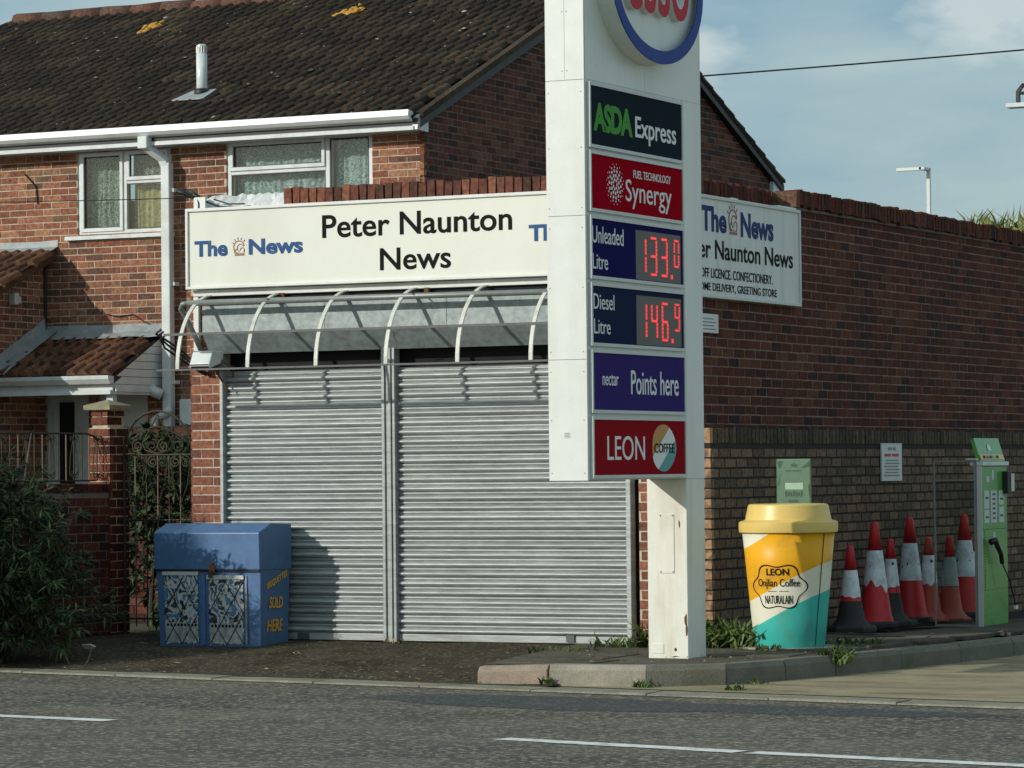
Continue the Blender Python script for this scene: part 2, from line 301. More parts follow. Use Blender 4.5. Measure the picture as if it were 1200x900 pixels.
def thing(name, label, cat, loc=(0, 0, 0), rz=0, group=None):
    o = bpy.data.objects.new(name, None); col.objects.link(o); o.empty_display_size = .2
    o.location = loc; o.rotation_euler = (0, 0, rz); WLD[o.name] = Vector(loc)
    return tag(o, label, cat, group)
def part(name, mat, parent, *boxes, **k):
    m = MB()
    for b in boxes: m.box(*b)
    return m.build(name, mat, parent, **k)
def copy_tree(o, parent=None):
    c = o.copy(); col.objects.link(c); c.parent = parent
    for ch in list(o.children): copy_tree(ch, c)
    return c

# text: real flat letters, fitted to an ink box, mapped to a surface
def glyphs(s, w, h, bold=0.0, spacing=1.0, shear=0.0):
    cu = bpy.data.curves.new('lettering', 'FONT'); cu.body = s; cu.size = 1; cu.offset = bold; cu.space_character = spacing; cu.shear = shear
    cu.resolution_u = 4
    o = bpy.data.objects.new('lettering', cu); col.objects.link(o)
    dg = bpy.context.evaluated_depsgraph_get()
    me = bpy.data.meshes.new_from_object(o.evaluated_get(dg))
    vs_ = [tuple(v.co) for v in me.vertices]; fs = [tuple(p.vertices) for p in me.polygons]
    bpy.data.objects.remove(o); bpy.data.curves.remove(cu); bpy.data.meshes.remove(me)
    x0 = min(v[0] for v in vs_); x1 = max(v[0] for v in vs_); y0 = min(v[1] for v in vs_); y1 = max(v[1] for v in vs_)
    if w is None: w = (x1 - x0) * h / (y1 - y0)
    return [((v[0] - x0) / (x1 - x0) * w, (v[1] - y0) / (y1 - y0) * h) for v in vs_], fs
def text(s, mat, parent, fn, a, z, w, h, bold=0.0, spacing=1.0, th=.003, name='lettering', local=False, shear=0.0):
    """fn(a, z, d) maps the sign's own coordinates to the world"""
    v2, fs = glyphs(s, w, h, bold, spacing, shear)
    me = bpy.data.meshes.new('t'); me.from_pydata([(x, y, 0) for x, y in v2], [], fs)
    bm = bmesh.new(); bm.from_mesh(me); bpy.data.meshes.remove(me)
    bmesh.ops.remove_doubles(bm, verts=bm.verts, dist=1e-5)
    if th:
        r = bmesh.ops.extrude_face_region(bm, geom=list(bm.faces))
        for e in r['geom']:
            if isinstance(e, bmesh.types.BMVert): e.co.z += th
    iv = sorted((min(v.co.x for v in f.verts), max(v.co.x for v in f.verts)) for f in bm.faces); words = []
    for lo, hi in iv:                                     # one object for each word
        if words and lo - words[-1][1] < .22 * h: words[-1][1] = max(words[-1][1], hi)
        else: words.append([lo, hi])
    res = None
    for lo, hi in words:
        fsel = [f for f in bm.faces if lo - 1e-6 <= min(v.co.x for v in f.verts) and max(v.co.x for v in f.verts) <= hi + 1e-6]
        ix = {}; mb = MB()
        for f in fsel:
            for v in f.verts: ix.setdefault(v, len(ix))
        mb.add([fn(a + v.co.x, z + v.co.y, v.co.z) for v in ix], [tuple(ix[v] for v in f.verts) for f in fsel])
        res = mb.build(name, mat, parent, local=local)
    bm.free()
    return res
front = lambda y0: (lambda a, z, d: (a, y0 - d, z))            # plane facing the road
side = lambda x0: (lambda a, z, d: (x0 + d, a, z))             # plane facing the forecourt

# ---------------------------------------------------------------- brickwork
BL, BH, BD = .2135, .0645, .05
def brick_proto(name, mat, L=BL, H=BH, D=BD, jit=.0025, n=6):
    res = []
    rnd = random.Random(hash(name) % 999)
    for k in range(n):
        m = MB().box(-L / 2, L / 2, 0, D, -H / 2, H / 2)
        m.v = [(x + rnd.uniform(-jit, jit), y + (rnd.uniform(-.0008, .0008) if y < .001 else 0), z + rnd.uniform(-jit, jit)) for x, y, z in m.v]
        res.append(m.mesh(name, mat))
    return res
def panel_with_holes(m, a0, a1, z0, z1, holes, fn):
    zs = sorted({z0, z1, *[min(max(h[2], z0), z1) for h in holes], *[min(max(h[3], z0), z1) for h in holes]})
    for lo, hi in zip(zs, zs[1:]):
        if hi - lo < 1e-4: continue
        cuts = sorted((max(h[0], a0), min(h[1], a1)) for h in holes if h[2] < (lo + hi) / 2 < h[3])
        p = a0
        for c0, c1 in cuts + [(a1, a1)]:
            if c0 > p + 1e-4: fn(m, p, c0, lo, hi)
            p = max(p, c1)
def brickwork(wall, axis, c, a0, a1, z0, z1, mat, holes=(), n_obj=0, prefer=None, phase=0.0, clip=None, course=.075, pitch=.225, perp=None, bh=BH):
    """bricks on a wall face: axis 'x' faces -y at y=c, axis 'y' faces +x at x=c. Returns how many became objects."""
    rnd = random.Random(int(abs(c) * 1000) + int(a0 * 10))
    perp = perp or (.0105 if axis == 'x' else .016); bl = pitch - perp
    protos = brick_proto('brick', mat, bl, bh)
    full, rest = [], []
    k = 0; z = z0
    while z + bh * .6 < z1:
        h = min(bh, z1 - z - .004)
        a = a0 - pitch + (phase + (pitch / 2 if k % 2 else 0)) % pitch
        while a < a1:
            b0, b1 = max(a, a0), min(a + pitch - perp, a1); a += pitch
            segs = [(b0, b1)]
            zc = z + h / 2
            for (h0, h1, hz0, hz1) in holes:
                if hz0 < zc < hz1:
                    ns = []
                    for s0, s1 in segs:
                        if h1 <= s0 or h0 >= s1: ns.append((s0, s1)); continue
                        if h0 > s0: ns.append((s0, h0))
                        if h1 < s1: ns.append((h1, s1))
                    segs = ns
            for s0, s1 in segs:
                if clip:
                    q = clip(s0, s1, zc)
                    if not q: continue
                    s0, s1 = q
                if s1 - s0 < .03: continue
                (full if (abs(s1 - s0 - bl) < .004 and h == bh) else rest).append((s0, s1, z, h))
        k += 1; z += course
    if n_obj:
        full.sort(key=lambda q: prefer((q[0] + q[1]) / 2, q[2]) if prefer else 0)
    objs, stuff = full[:n_obj], full[n_obj:] + rest
    rz = 0 if axis == 'x' else math.pi / 2
    for s0, s1, zz, h in objs:
        o = bpy.data.objects.new('brick', rnd.choice(protos)); col.objects.link(o)
        d = rnd.uniform(-.0014, .0012) * (1 if axis == 'x' else .6); ac = (s0 + s1) / 2
        o.location = (ac, c + d, zz + h / 2) if axis == 'x' else (c + d, ac, zz + h / 2)
        o.rotation_euler = (0, 0, rz); o.parent = wall
        o.matrix_parent_inverse = Matrix.Identity(4)
    if stuff:
        m = MB(); j = .0025
        for s0, s1, zz, h in stuff:
            d = rnd.uniform(-.0014, .0012) * (1 if axis == 'x' else .6); o = len(m.v)
            J = lambda: rnd.uniform(-j, j)
            for y in (0, BD):
                for a_, z_ in ((s0, zz), (s1, zz), (s1, zz + h), (s0, zz + h)):
                    aa, zz2, yy = a_ + J(), z_ + J(), y + d + (J() * .3 if y == 0 else 0)
                    m.v.append((aa, c + yy, zz2) if axis == 'x' else (c - yy, aa, zz2))
            f = [(0, 1, 2, 3), (0, 4, 5, 1), (1, 5, 6, 2), (2, 6, 7, 3), (3, 7, 4, 0)]
            m.f += [tuple(i + o for i in q) for q in f]
        m.build('brickwork', mat, wall, kind='stuff')
    return len(objs)
# ---------------------------------------------------------------- the setting
RZ = -.15                                              # road level
edge = lambda x: -3.13 - .156 * x                      # road edge line
def sheet(name, outline, z, mat, th=None):
    m = MB(); m.add([(x, y, z) for x, y in outline], [tuple(range(len(outline)))])
    return tag(m.build(name, mat), kind='structure')
M['asphalt'] = material('asphalt', (.115, .104, .082), .9, var=.55, scale=1.2, fine=45, bump=1.0, pos=True, speck=((.25, .225, .17), 36, .78), dirt=((.036, .036, .037), .8, 1.0, (.16, 1.3, 1)))
M['asphalt'].node_tree.nodes['Principled BSDF'].inputs['Specular IOR Level'].default_value = .25
M['yard'] = material('dirty tarmac', (.070, .059, .042), .95, var=.5, scale=3.5, fine=60, bump=.9, pos=True, speck=((.17, .14, .09), 45, .90), dirt=((.028, .022, .014), .9, 1.6, None))
M['apron'] = material('tan concrete', (.34, .285, .18), .9, var=.28, scale=2.2, fine=50, bump=.5, pos=True, dirt=((.10, .09, .06), .8, 1.5, (1, 2.6, 1)))
M['paving'] = material('pavement', (.12, .108, .085), .95, var=.4, scale=2.5, fine=60, bump=.6, pos=True, dirt=((.055, .05, .035), .85, 1.8, None))
M['channel'] = material('concrete channel', (.27, .255, .20), .9, var=.3, scale=5, fine=60, bump=.5, pos=True, dirt=((.09, .085, .06), .7, 3, None))
for k_ in ('yard', 'paving', 'channel', 'apron'): M[k_].node_tree.nodes['Principled BSDF'].inputs['Specular IOR Level'].default_value = .1
M['earth'] = material('earth', (.06, .055, .03), .95, var=.4, pos=True)
sheet('ground', [(-900, -900), (900, -900), (900, 900), (-900, 900)], -.40, 'earth')
sheet('road', [(-80, -11.5 + 12), (80, -12.5 - 12.5 + 9), (80, -60), (-80, -60)] if False else [(-60, edge(-60)), (60, edge(60)), (60, edge(60) - 11), (-60, edge(-60) - 11)], RZ, 'asphalt')
sheet('verge', [(-60, edge(-60) - 11), (60, edge(60) - 11), (60, -70), (-60, -70)], RZ - .01, 'earth')
# concrete channel blocks along the road edge
ch = tag(MB().add([(x, edge(x) + o_, RZ + .004) for x, o_ in ((-14, -.02), (16, -.02), (16, .5), (-14, .5))], [(0, 1, 2, 3)]).build('road_edge_strip', 'channel'), kind='structure')
chm = []
for k in range(3):
    mm = MB(); mm.add([(0, 0, -.05), (.915, -.1428, -.05), (.915, .28 - .1428, -.05), (0, .28, -.05), (0, 0, .008), (.915, -.1428, .008), (.915, .28 - .1428, .008), (0, .28, .008)], [(4, 5, 6, 7), (0, 1, 5, 4), (1, 2, 6, 5), (2, 3, 7, 6), (3, 0, 4, 7)])
    mm.v = [(x + random.uniform(-.004, .004), y + random.uniform(-.006, .006), z + random.uniform(-.004, .004)) for x, y, z in mm.v]
    chm.append(mm.mesh('channel_block', 'channel'))
for k in range(22):
    o = bpy.data.objects.new('channel_block', chm[k % 3]); col.objects.link(o); x = -8.0 + k * .925
    o.location = (x, edge(x) + .0, RZ + random.uniform(.006, .012)); o.parent = ch; o.matrix_parent_inverse = Matrix.Translation(-WLD[ch.name])
# yard in front of the shutters: falls from the shop to the road
m = MB(); nx, ny = 40, 24
for j in range(ny + 1):
    for i in range(nx + 1):
        x = -14 + i * (14.3) / nx
        y1 = edge(x) + .28; y = 9 + (y1 - 9) * j / ny if False else (1.2 + (y1 - 1.2) * j / ny)
        t = min(1, max(0, -y / max(.1, -y1)))
        z = (-.012 - .122 * t) + random.uniform(-.006, .006) * (0 if j == ny else 1)
        m.v.append((x, y, z))
m.f = [(j * (nx + 1) + i, (j + 1) * (nx + 1) + i, (j + 1) * (nx + 1) + i + 1, j * (nx + 1) + i + 1) for j in range(ny) for i in range(nx)]
tag(m.build('yard', 'yard', smooth=True), kind='structure')
sheet('garden_ground', [(-30, 1.1), (-4.4, 1.1), (-4.4, 30), (-30, 30)], -.05, 'earth')
# forecourt apron
sheet('forecourt', [(.2, edge(.2) + .47), (30, edge(30) + .47), (30, 40), (.2, 40)], RZ + .009, 'apron')
# raised pavement with kerb stones
KO = [(-.32, -2.72), (.23, -2.69), (.92, -2.58), (1.25, -2.43), (1.47, -2.02), (1.71, -1.0), (1.96, .37), (2.14, 1.85), (2.45, 4.6), (2.8, 8), (3.2, 14)]
def inset(p, d):
    res = []
    for i, q in enumerate(p):
        a = Vector(p[max(i - 1, 0)]); b = Vector(p[min(i + 1, len(p) - 1)]); t = (b - a).normalized(); res.append((q[0] - t.y * d, q[1] + t.x * d))
    return res
KI = inset(KO, .13)
pave_z = lambda x, y: -.03 * max(0, y - 4.2) * .8
pl = KI + [(-.05, 14), (-.05, .4), (-.9, .3), (-.62, -1.2)]
pv = MB().add([(x, y, -.004 + pave_z(x, y)) for x, y in pl], [tuple(range(len(pl)))]).build('pavement', 'paving'); tag(pv, kind='structure')
def along(p, s):
    for a, b in zip(p, p[1:]):
        L = (Vector(b) - Vector(a)).length
        if s <= L: q = Vector(a).lerp(Vector(b), s / L); return q, (Vector(b) - Vector(a)).normalized()
        s -= L
    return None
s = 0.0; k = 0
lens = [.54, .70, .60, .62, .62] + [.915] * 16
kmats = ['granite', 'concrete', 'kerb_dark'] + ['kerb_dark'] * 24
for k, L in enumerate(lens):
    A = along(KO, s + .006); B = along(KO, s + L - .006)
    if not A or not B: break
    a, b = A[0], B[0]; n = Vector((-(b - a).y, (b - a).x)).normalized() * .128
    za, zb = pave_z(*a), pave_z(*b); m = MB(); prof = []
    if k == 0: za -= .02
    for p, z in ((a, za), (b, zb)):
        q = p + n
        prof += [(p.x, p.y, RZ - .05), (p.x + n.x * .04, p.y + n.y * .04, z - .035), (p.x + n.x * .22, p.y + n.y * .22, z + .002), (q.x, q.y, z + .004), (q.x, q.y, RZ - .05)]
    m.add(prof, [(4, 3, 2, 1, 0), (5, 6, 7, 8, 9)] + [(i, i + 1, i + 6, i + 5) for i in range(4)])
    m.v = [(x + random.uniform(-.004, .004), y + random.uniform(-.004, .004), z + random.uniform(-.003, .003)) for x, y, z in m.v]
    m.build('kerb_stone', kmats[k], pv, bevel=.006); s += L
# paving slabs, dark and nearly flush
for (x0, x1, y0, y1) in [(-.45, .25, -1.9, -1.25), (-.3, .42, -2.45, -1.95), (.95, 1.4, -1.2, -.6), (.9, 1.5, -.5, .1), (1.0, 1.6, .2, .8), (.9, 1.7, .9, 1.5), (.2, .9, .3, .9), (1.0, 1.75, 1.6, 2.3), (1.05, 1.85, 2.4, 3.1), (.2, .95, 1.0, 1.7)]:
    m = MB().box(x0, x1, y0, y1, -.02, .002 + random.uniform(0, .006)); m.build('paving_slab', 'paving', pv)
# darker tarmac repair beside the pylon
M['patch'] = material('patched tarmac', (.040, .041, .043), .85, var=.4, scale=2, fine=60, bump=.6, pos=True, speck=((.12, .115, .10), 48, .86))
pts = [(-.2, -3.55), (1.0, -3.62), (2.3, -3.95), (3.4, -4.05), (4.2, -4.3), (3.3, -4.62), (2.2, -4.55), (1.3, -4.75), (.2, -4.45), (-.5, -4.0)]
pts = [(x + random.uniform(-.05, .05), y + random.uniform(-.05, .05)) for a, b in zip(pts, pts[1:] + pts[:1]) for x, y in [(a[0] + (b[0] - a[0]) * t, a[1] + (b[1] - a[1]) * t) for t in (0, .25, .5, .75)]]
sheet('tarmac_patch', pts, RZ + .002, 'patch')
# painted lines
def dash(x0, y0, x1, y1, w, name='road_marking', label=None):
    d = Vector((x1 - x0, y1 - y0)).normalized(); n = Vector((-d.y, d.x)) * w / 2; m = MB()
    k = 24; top = []; bot = []
    for i in range(k + 1):
        p = Vector((x0, y0)).lerp(Vector((x1, y1)), i / k); j = random.uniform(-.006, .006)
        top.append((p.x + n.x, p.y + n.y + j, RZ + .004)); bot.append((p.x - n.x, p.y - n.y + random.uniform(-.006, .006), RZ + .004))
    m.add(top + bot, [(i, k + 1 + i, k + 2 + i, i + 1) for i in range(k)])
    return tag(m.build(name, 'line'), label, None, None, 'structure')
dash(-4.9, -5.82, -.93, -6.39, .15)
dash(1.96, -6.84, 3.55, -7.2, .15)
dash(3.62, -7.22, 8.2, -7.97, .15)

# ---------------------------------------------------------------- the house behind
HV, HU, HL = 7.83, -6.32, -14.62
house = thing('brick_house', 'two storey brick house with mossy dark tiled roof behind the shop', 'house', (-10.4, 12.6, -.05))
W1 = (-10.68, -9.46, 3.975, 4.93); W2 = (-8.75, -6.94, 3.70, 4.95); DOOR = (-11.12, -10.55, -.05, 2.25); PANEL = (-10.42, -9.78, -.05, 2.26)
m = MB()
panel_with_holes(m, HL, HU - .009, -.05, 5.02, [W1, W2, DOOR, PANEL], lambda m_, a0, a1, z0, z1: m_.box(a0, a1, HV + .004, HV + .25, z0, z1))
wf = m.build('front_wall', 'mortar', house)
vis = lambda a, z: abs(a + 8.7) * .35 + (0 if 2.95 < z < 4.9 and -11.0 < a < -6.4 else 100) + abs(z - 4) * .2
brickwork(wf, 'x', HV, HL, HU, -.05, 5.0, M['brick_house'], [W1, W2, DOOR, PANEL], 300, vis)
# gable wall
GB, APEX, EAVE = 17.45, 7.06, 5.10
gz = lambda y: EAVE + (APEX - EAVE) * (1 - abs(y - (HV + GB) / 2) / ((GB - HV) / 2))
m = MB().prism([(HU - .003, HV + .02, -.05), (HU - .003, GB, -.05), (HU - .003, GB, EAVE), (HU - .003, (HV + GB) / 2, APEX), (HU - .003, HV + .02, EAVE)], (-.25, 0, 0))
wg = m.build('gable_wall', 'mortar_shop', house)
def gclip(s0, s1, z):
    lim0, lim1 = HV + .0, GB
    if z > EAVE:
        t = (z + .035 - EAVE) / (APEX - EAVE); half = (GB - HV) / 2 * (1 - t); mid = (HV + GB) / 2; lim0, lim1 = mid - half, mid + half
    a, b = max(s0, lim0), min(s1, lim1); return (a, b) if b > a else None
brickwork(wg, 'y', HU, HV, GB, 3.0, APEX, M['brick_house_shade'], clip=gclip, phase=.11)
part('back_wall', 'mortar', house, (HL, HU - .26, GB - .25, GB, -.05, 5.02)); part('far_gable', 'mortar', house, (HL - .24, HL, HV + .02, GB, -.05, 5.02))
part('upper_floor', 'darkbox', house, (HL + .02, HU - .3, HV + .9, GB - .3, 3.0, 3.05))
# windows
def window(name, x0, x1, z0, z1, lights, mullions, curtain_mats, y=HV, sill=True):
    root = MB(); fw, fy0, fy1 = .055, y + .02, y + .10
    root.box(x0, x1, fy0, fy1, z1 - fw, z1); root.box(x0, x1, fy0, fy1, z0, z0 + fw); root.box(x0, x0 + fw, fy0, fy1, z0 + fw, z1 - fw); root.box(x1 - fw, x1, fy0, fy1, z0 + fw, z1 - fw)
    for b in mullions: root.box(b[0], b[1], fy0, fy1, b[2], b[3])
    w = root.build(name, 'upvc', house, bevel=.006)
    for (a0, a1, b0, b1), cm, sash in lights:
        e = .042 if sash else .0
        if sash:
            s_ = MB(); yy0, yy1 = fy0 - .018, fy0 + .03
            s_.box(a0, a1, yy0, yy1, b1 - e, b1); s_.box(a0, a1, yy0, yy1, b0, b0 + e); s_.box(a0, a0 + e, yy0, yy1, b0 + e, b1 - e); s_.box(a1 - e, a1, yy0, yy1, b0 + e, b1 - e)
            s_.build('sash', 'upvc', w, bevel=.005)
        g0 = MB().box(a0 + e - .004, a1 - e + .004, fy0 + .012, fy0 + .018, b0 + e - .004, b1 - e + .004); g0.build('pane', 'glass', w)
        sl = MB(); t_ = .010
        for q in ((a0 + e, a0 + e + t_, b0 + e, b1 - e), (a1 - e - t_, a1 - e, b0 + e, b1 - e), (a0 + e + t_, a1 - e - t_, b0 + e, b0 + e + t_), (a0 + e + t_, a1 - e - t_, b1 - e - t_, b1 - e)):
            sl.box(q[0], q[1], fy0 + .002, fy0 + .011, q[2], q[3])
        sl.build('seal', 'black', w)
        cu = MB(); n = max(12, int((a1 - a0) / .012)); amp = .014
        for i in range(n + 1):
            xx = a0 + (a1 - a0) * i / n; yy = fy1 + .05 + amp * math.sin(xx * 55 + math.sin(xx * 23) * 2)
            cu.v += [(xx, yy, b0), (xx, yy + .01 * math.sin(xx * 40), b1)]
        cu.f = [(2 * i, 2 * i + 2, 2 * i + 3, 2 * i + 1) for i in range(n)]
        cu.build('curtain', cm, w, smooth=True)
    if sill: part('sill', 'upvc', w, (x0 - .14, x1 + .05, y - .05, y + .08, z0 - .045, z0 - .003))
    return w
window('window', *W1, [((-10.64, -10.085, 4.015, 4.89), 'curtain', True), ((-10.04, -9.50, 4.565, 4.89), 'curtain', True), ((-10.02, -9.515, 4.03, 4.53), 'curtain_y', False)], [(-10.085, -10.04, 4.03, 4.875), (-10.04, -9.515, 4.53, 4.565)], None)
window('window', *W2, [((-8.71, -7.525, 4.60, 4.91), 'curtain_w', True), ((-8.695, -7.525, 3.755, 4.56), 'curtain_w', False), ((-7.47, -6.995, 3.755, 4.895), 'curtain_w', False)], [(-7.525, -7.47, 3.755, 4.895), (-8.695, -7.525, 4.56, 4.60)], None)
# roof: battened deck, tiles, ridge
RY0, RZ0, RYR, RZR = 7.60, 5.045, 12.64, 7.16
m = MB()
for sgn in (0, 1):
    y0 = RY0 if not sgn else 2 * RYR - RY0
    pts = [(HL - .28, y0, RZ0 - .02), (HU + .08, y0, RZ0 - .02), (HU + .08, RYR, RZR - .02), (HL - .28, RYR, RZR - .02)]
    m.prism(pts if not sgn else pts[::-1], (0, 0, -.10))
roof = m.build('roof', 'black', house)
def tile_mesh(name, mat, w=.33, L=.42, h=.042, rolls=2, th=.022, seg=7):
    m = MB(); n = rolls * seg; top = []; 
    def zz(t):
        q = (t * rolls) % 1.0
        return h * max(0, math.sin(math.pi * q / .7)) ** .7 if q < .7 else -.030 * math.sin(math.pi * (q - .7) / .3)
    for j, (y, lift) in enumerate(((0, .0), (L, -.0))):
        for i in range(n + 1): top.append((w * i / n, y, zz(i / n if i < n else .9999)))
    fs = [(i, i + 1, n + 2 + i, n + 1 + i) for i in range(n)]
    o = len(top); top += [(w * i / n, .004, min(0, zz(i / n if i < n else .9999)) - th) for i in range(n + 1)]
    fs += [(i + 1, i, o + i, o + i + 1) for i in range(n)]
    m.add(top, fs); return m.mesh(name, mat)
def tiling(parent, mat, x0, x1, y0, z0, y1, z1, n_obj, prefer=None, w=.33, gauge=.335, meshes=None, proud=.020):
    s_ = Vector((0, y1 - y0, z1 - z0)); L = s_.length; s_.normalize(); ang = math.asin(s_.z); nrm = Vector((0, -s_.z, s_.y))
    me = [tile_mesh('tile', M[mat], w, gauge + .06) for _ in range(1)]
    tl = []
    for r in range(int(L / gauge) + 1):
        off = (w / 4) if r % 2 else 0
        x = x0 + off - (w / 2 if r % 2 else 0)
        while x + w * .6 < x1:
            if x >= x0 - .18: tl.append((x, r))
            x += w
    if prefer: tl.sort(key=lambda q: prefer(q[0], y0 + s_.y * q[1] * gauge))
    tilt = math.atan(proud / gauge)
    stuff = MB(); proto = me[0]
    for i, (x, r) in enumerate(tl):
        jx, jr = random.uniform(-.008, .008), random.uniform(-.012, .012)
        base = Vector((x + jx, y0, z0)) + s_ * (r * gauge + random.uniform(-.008, .008)) + nrm * (proud + .004)
        rot = Matrix.Rotation(ang - tilt, 4, 'X') @ Matrix.Rotation(jr, 4, 'Z')
        Lr = min(gauge + .06, L - r * gauge)
        if i < n_obj:
            o = bpy.data.objects.new('tile', proto); col.objects.link(o); o.parent = parent
            o.matrix_basis = Matrix.Translation(base) @ rot @ Matrix.Diagonal((1, max(.1, Lr / (gauge + .06)), 1, 1))
        else:
            mt = Matrix.Translation(base) @ rot @ Matrix.Diagonal((1, max(.1, Lr / (gauge + .06)), 1, 1)); o_ = len(stuff.v)
            stuff.v += [tuple(mt @ v.co) for v in proto.vertices]; stuff.f += [tuple(k + o_ for k in p.vertices) for p in proto.polygons]
    if stuff.v: stuff.build('tiling', mat, parent, kind='stuff')
tiling(roof, 'tile', HL - .26, HU + .10, RY0 - .03, RZ0, RYR, RZR, 300, lambda x, y: abs(x + 9.5) + (y - 7.6) * .9)
tiling(roof, 'tile', HL - .26, HU + .10, 2 * RYR - RY0, RZ0, RYR, RZR, 0) if False else None
# far slope: only its verge shows against the sky
m = MB(); 
for r in range(15):
    ya = 2 * RYR - RY0 - r * .336; za = RZ0 + r * .336 * (RZR - RZ0) / (RYR - RY0)
    yb = ya - .37; zb = za + .37 * (RZR - RZ0) / (RYR - RY0)
    m.prism([(HU + .10, ya, za + .045), (HU + .10, yb, zb + .015), (HU + .10, yb, zb - .02), (HU + .10, ya, za + .005)], (-(HU - HL) - .3, 0, 0))
m.build('rear_tiling', 'tile', roof)
x = HL - .2; k = 0
rp = [(-.125, -.07), (-.115, -.015), (-.08, .035), (0, .06), (.08, .035), (.115, -.015), (.125, -.07)]
rm = []
for q in range(3):
    m = MB(); m.add([(xx, a + random.uniform(-.006, .006), b + random.uniform(-.006, .006)) for xx in (0, .445) for a, b in rp], [(i, i + 1, 8 + i, 7 + i) for i in range(6)] + [tuple(range(6, -1, -1)), tuple(range(7, 14))]); rm.append(m.mesh('ridge_tile', 'ridge', smooth=True))
while x < HU + .05:
    o = bpy.data.objects.new('ridge_tile', rm[k % 3]); col.objects.link(o); o.location = (x, RYR, RZR + .055 + random.uniform(-.012, .012)); o.rotation_euler = (0, random.uniform(-.02, .02), random.uniform(-.02, .02)); o.parent = roof
    x += .45; k += 1
# lichen clumps on the tiles
rs = (RZR - RZ0) / (RYR - RY0)
rpt = lambda x, y, d=.06: Vector((x, y, RZ0 + (y - RY0) * rs + d))
def lump(c, rx, ry, rz_, name, mat, parent, n=10):
    m = MB(); m.v.append((c[0], c[1], c[2] + rz_))
    for j, (f_, h_) in enumerate(((.6, .75), (1, 0.0))):
        for i in range(n):
            a = 2 * math.pi * i / n; q = f_ * random.uniform(.65, 1.25); yy = ry * q * math.sin(a)
            m.v.append((c[0] + rx * q * math.cos(a), c[1] + yy, c[2] + rz_ * h_ + yy * rs))
    m.f = [(0, 1 + i, 1 + (i + 1) % n) for i in range(n)] + [(1 + i, 1 + n + i, 1 + n + (i + 1) % n, 1 + (i + 1) % n) for i in range(n)]
    return m.build(name, mat, parent)
for (x, y) in ((-12.22, 11.70), (-9.40, 11.70)):
    for k in range(16):
        t = random.uniform(-.12, .2); q = random.uniform(-.08, .08)
        lump(rpt(x + t * .45 + q, y + t * 1.05 - q, .05), random.uniform(.025, .07), random.uniform(.03, .08), random.uniform(.015, .04), 'lichen_patch', 'lichen', roof, 7)
m = MB()
for i in range(230):
    x = random.uniform(HL, HU); y = random.uniform(RY0 + .1, RYR - .2); c = rpt(x, y, .045 + random.uniform(0, .02)); r = random.choice((.008, .012, .02, .03)) * random.uniform(.6, 1.3); o = len(m.v)
    m.v.append((c.x, c.y, c.z + r * .4))
    for j in range(5):
        a = j * 1.2566; m.v.append((c.x + r * math.cos(a), c.y + r * math.sin(a), c.z + r * math.sin(a) * rs))
    m.f += [(o, o + 1 + j, o + 1 + (j + 1) % 5) for j in range(5)]
M['lichen_w'] = leafmat('pale lichen', (.06, .06, .02), (.42, .41, .36), .9)
m.build('lichen_specks', 'lichen_w', roof, kind='stuff')
# flue
m = MB().tube([(-9.62, 8.75, 5.48), (-9.62, 8.75, 6.03)], .062, 16); fl = m.build('flue', 'upvc', roof, smooth=True)
m = MB(); m.lathe([(.058, 6.03), (.058, 6.04), (.05, 6.045), (.05, 6.05)], 12, (-9.62, 8.75, 0))
for j in range(12):
    a = j * math.pi / 6; m.box(-9.62 + .052 * math.cos(a) - .007, -9.62 + .052 * math.cos(a) + .007, 8.75 + .052 * math.sin(a) - .007, 8.75 + .052 * math.sin(a) + .007, 6.04, 6.11)
m.lathe([(.06, 6.11), (.058, 6.125), (.03, 6.14)], 14, (-9.62, 8.75, 0)); m.build('flue_cap', 'frame_grey', fl)
m = MB().lathe([(.10, 5.545), (.085, 5.62), (.066, 5.64)], 16, (-9.62, 8.75, 0)); m.build('flue_collar', 'black', fl, smooth=True)
c0 = rpt(-9.62, 8.7, .07); m = MB().prism([(c0.x - .24, c0.y - .20, c0.z - .20 * rs), (c0.x + .17, c0.y - .20, c0.z - .20 * rs), (c0.x + .15, c0.y + .12, c0.z + .12 * rs), (c0.x - .15, c0.y + .12, c0.z + .12 * rs)], (0, 0, .012)); m.build('flashing', 'lead', fl)
# eaves: fascia, soffit, gutter
m = MB().box(HL - .2, HU + .03, 7.62, 7.645, 4.90, 5.05); m.build('fascia', 'upvc', house)
part('soffit', 'upvc', house, (HL - .2, HU - .02, 7.645, HV + .02, 4.905, 4.925))
gp = [(7.615, 5.10), (7.51, 5.115), (7.505, 5.095), (7.50, 5.05), (7.53, 5.015), (7.585, 4.995), (7.615, 4.995)]
m = MB().prism([(HL - .25, a, b) for a, b in gp], (HU - HL + .24, 0, 0)); m.build('gutter', 'upvc', house)
m = MB().prism([(HL - .25, 7.575, 4.945), (HL - .25, 7.61, 4.955), (HL - .25, 7.61, 4.91), (HL - .25, 7.575, 4.905)], (HU - HL + .26, 0, 0)); m.build('fascia_trim', 'upvc', house)
m = MB().prism([(HU - .01, 7.59, 4.91), (HU - .01, 7.84, 4.90), (HU - .01, 7.84, 5.16), (HU - .01, 7.62, 5.06)], (.06, 0, 0)); m.build('box_end', 'upvc', house)
y2 = 2 * RYR
m = MB().prism([(HU - .01, y2 - 7.59, 4.87), (HU - .01, y2 - 7.90, 4.87), (HU - .01, y2 - 7.90, 5.16), (HU - .01, y2 - 7.62, 5.06)], (.06, 0, 0)); m.build('box_end', 'upvc', house)
m = MB().prism([(HU + .0, y2 - a, b - .10) for a, b in gp], (-2, 0, 0)); m.build('rear_gutter', 'upvc', house)
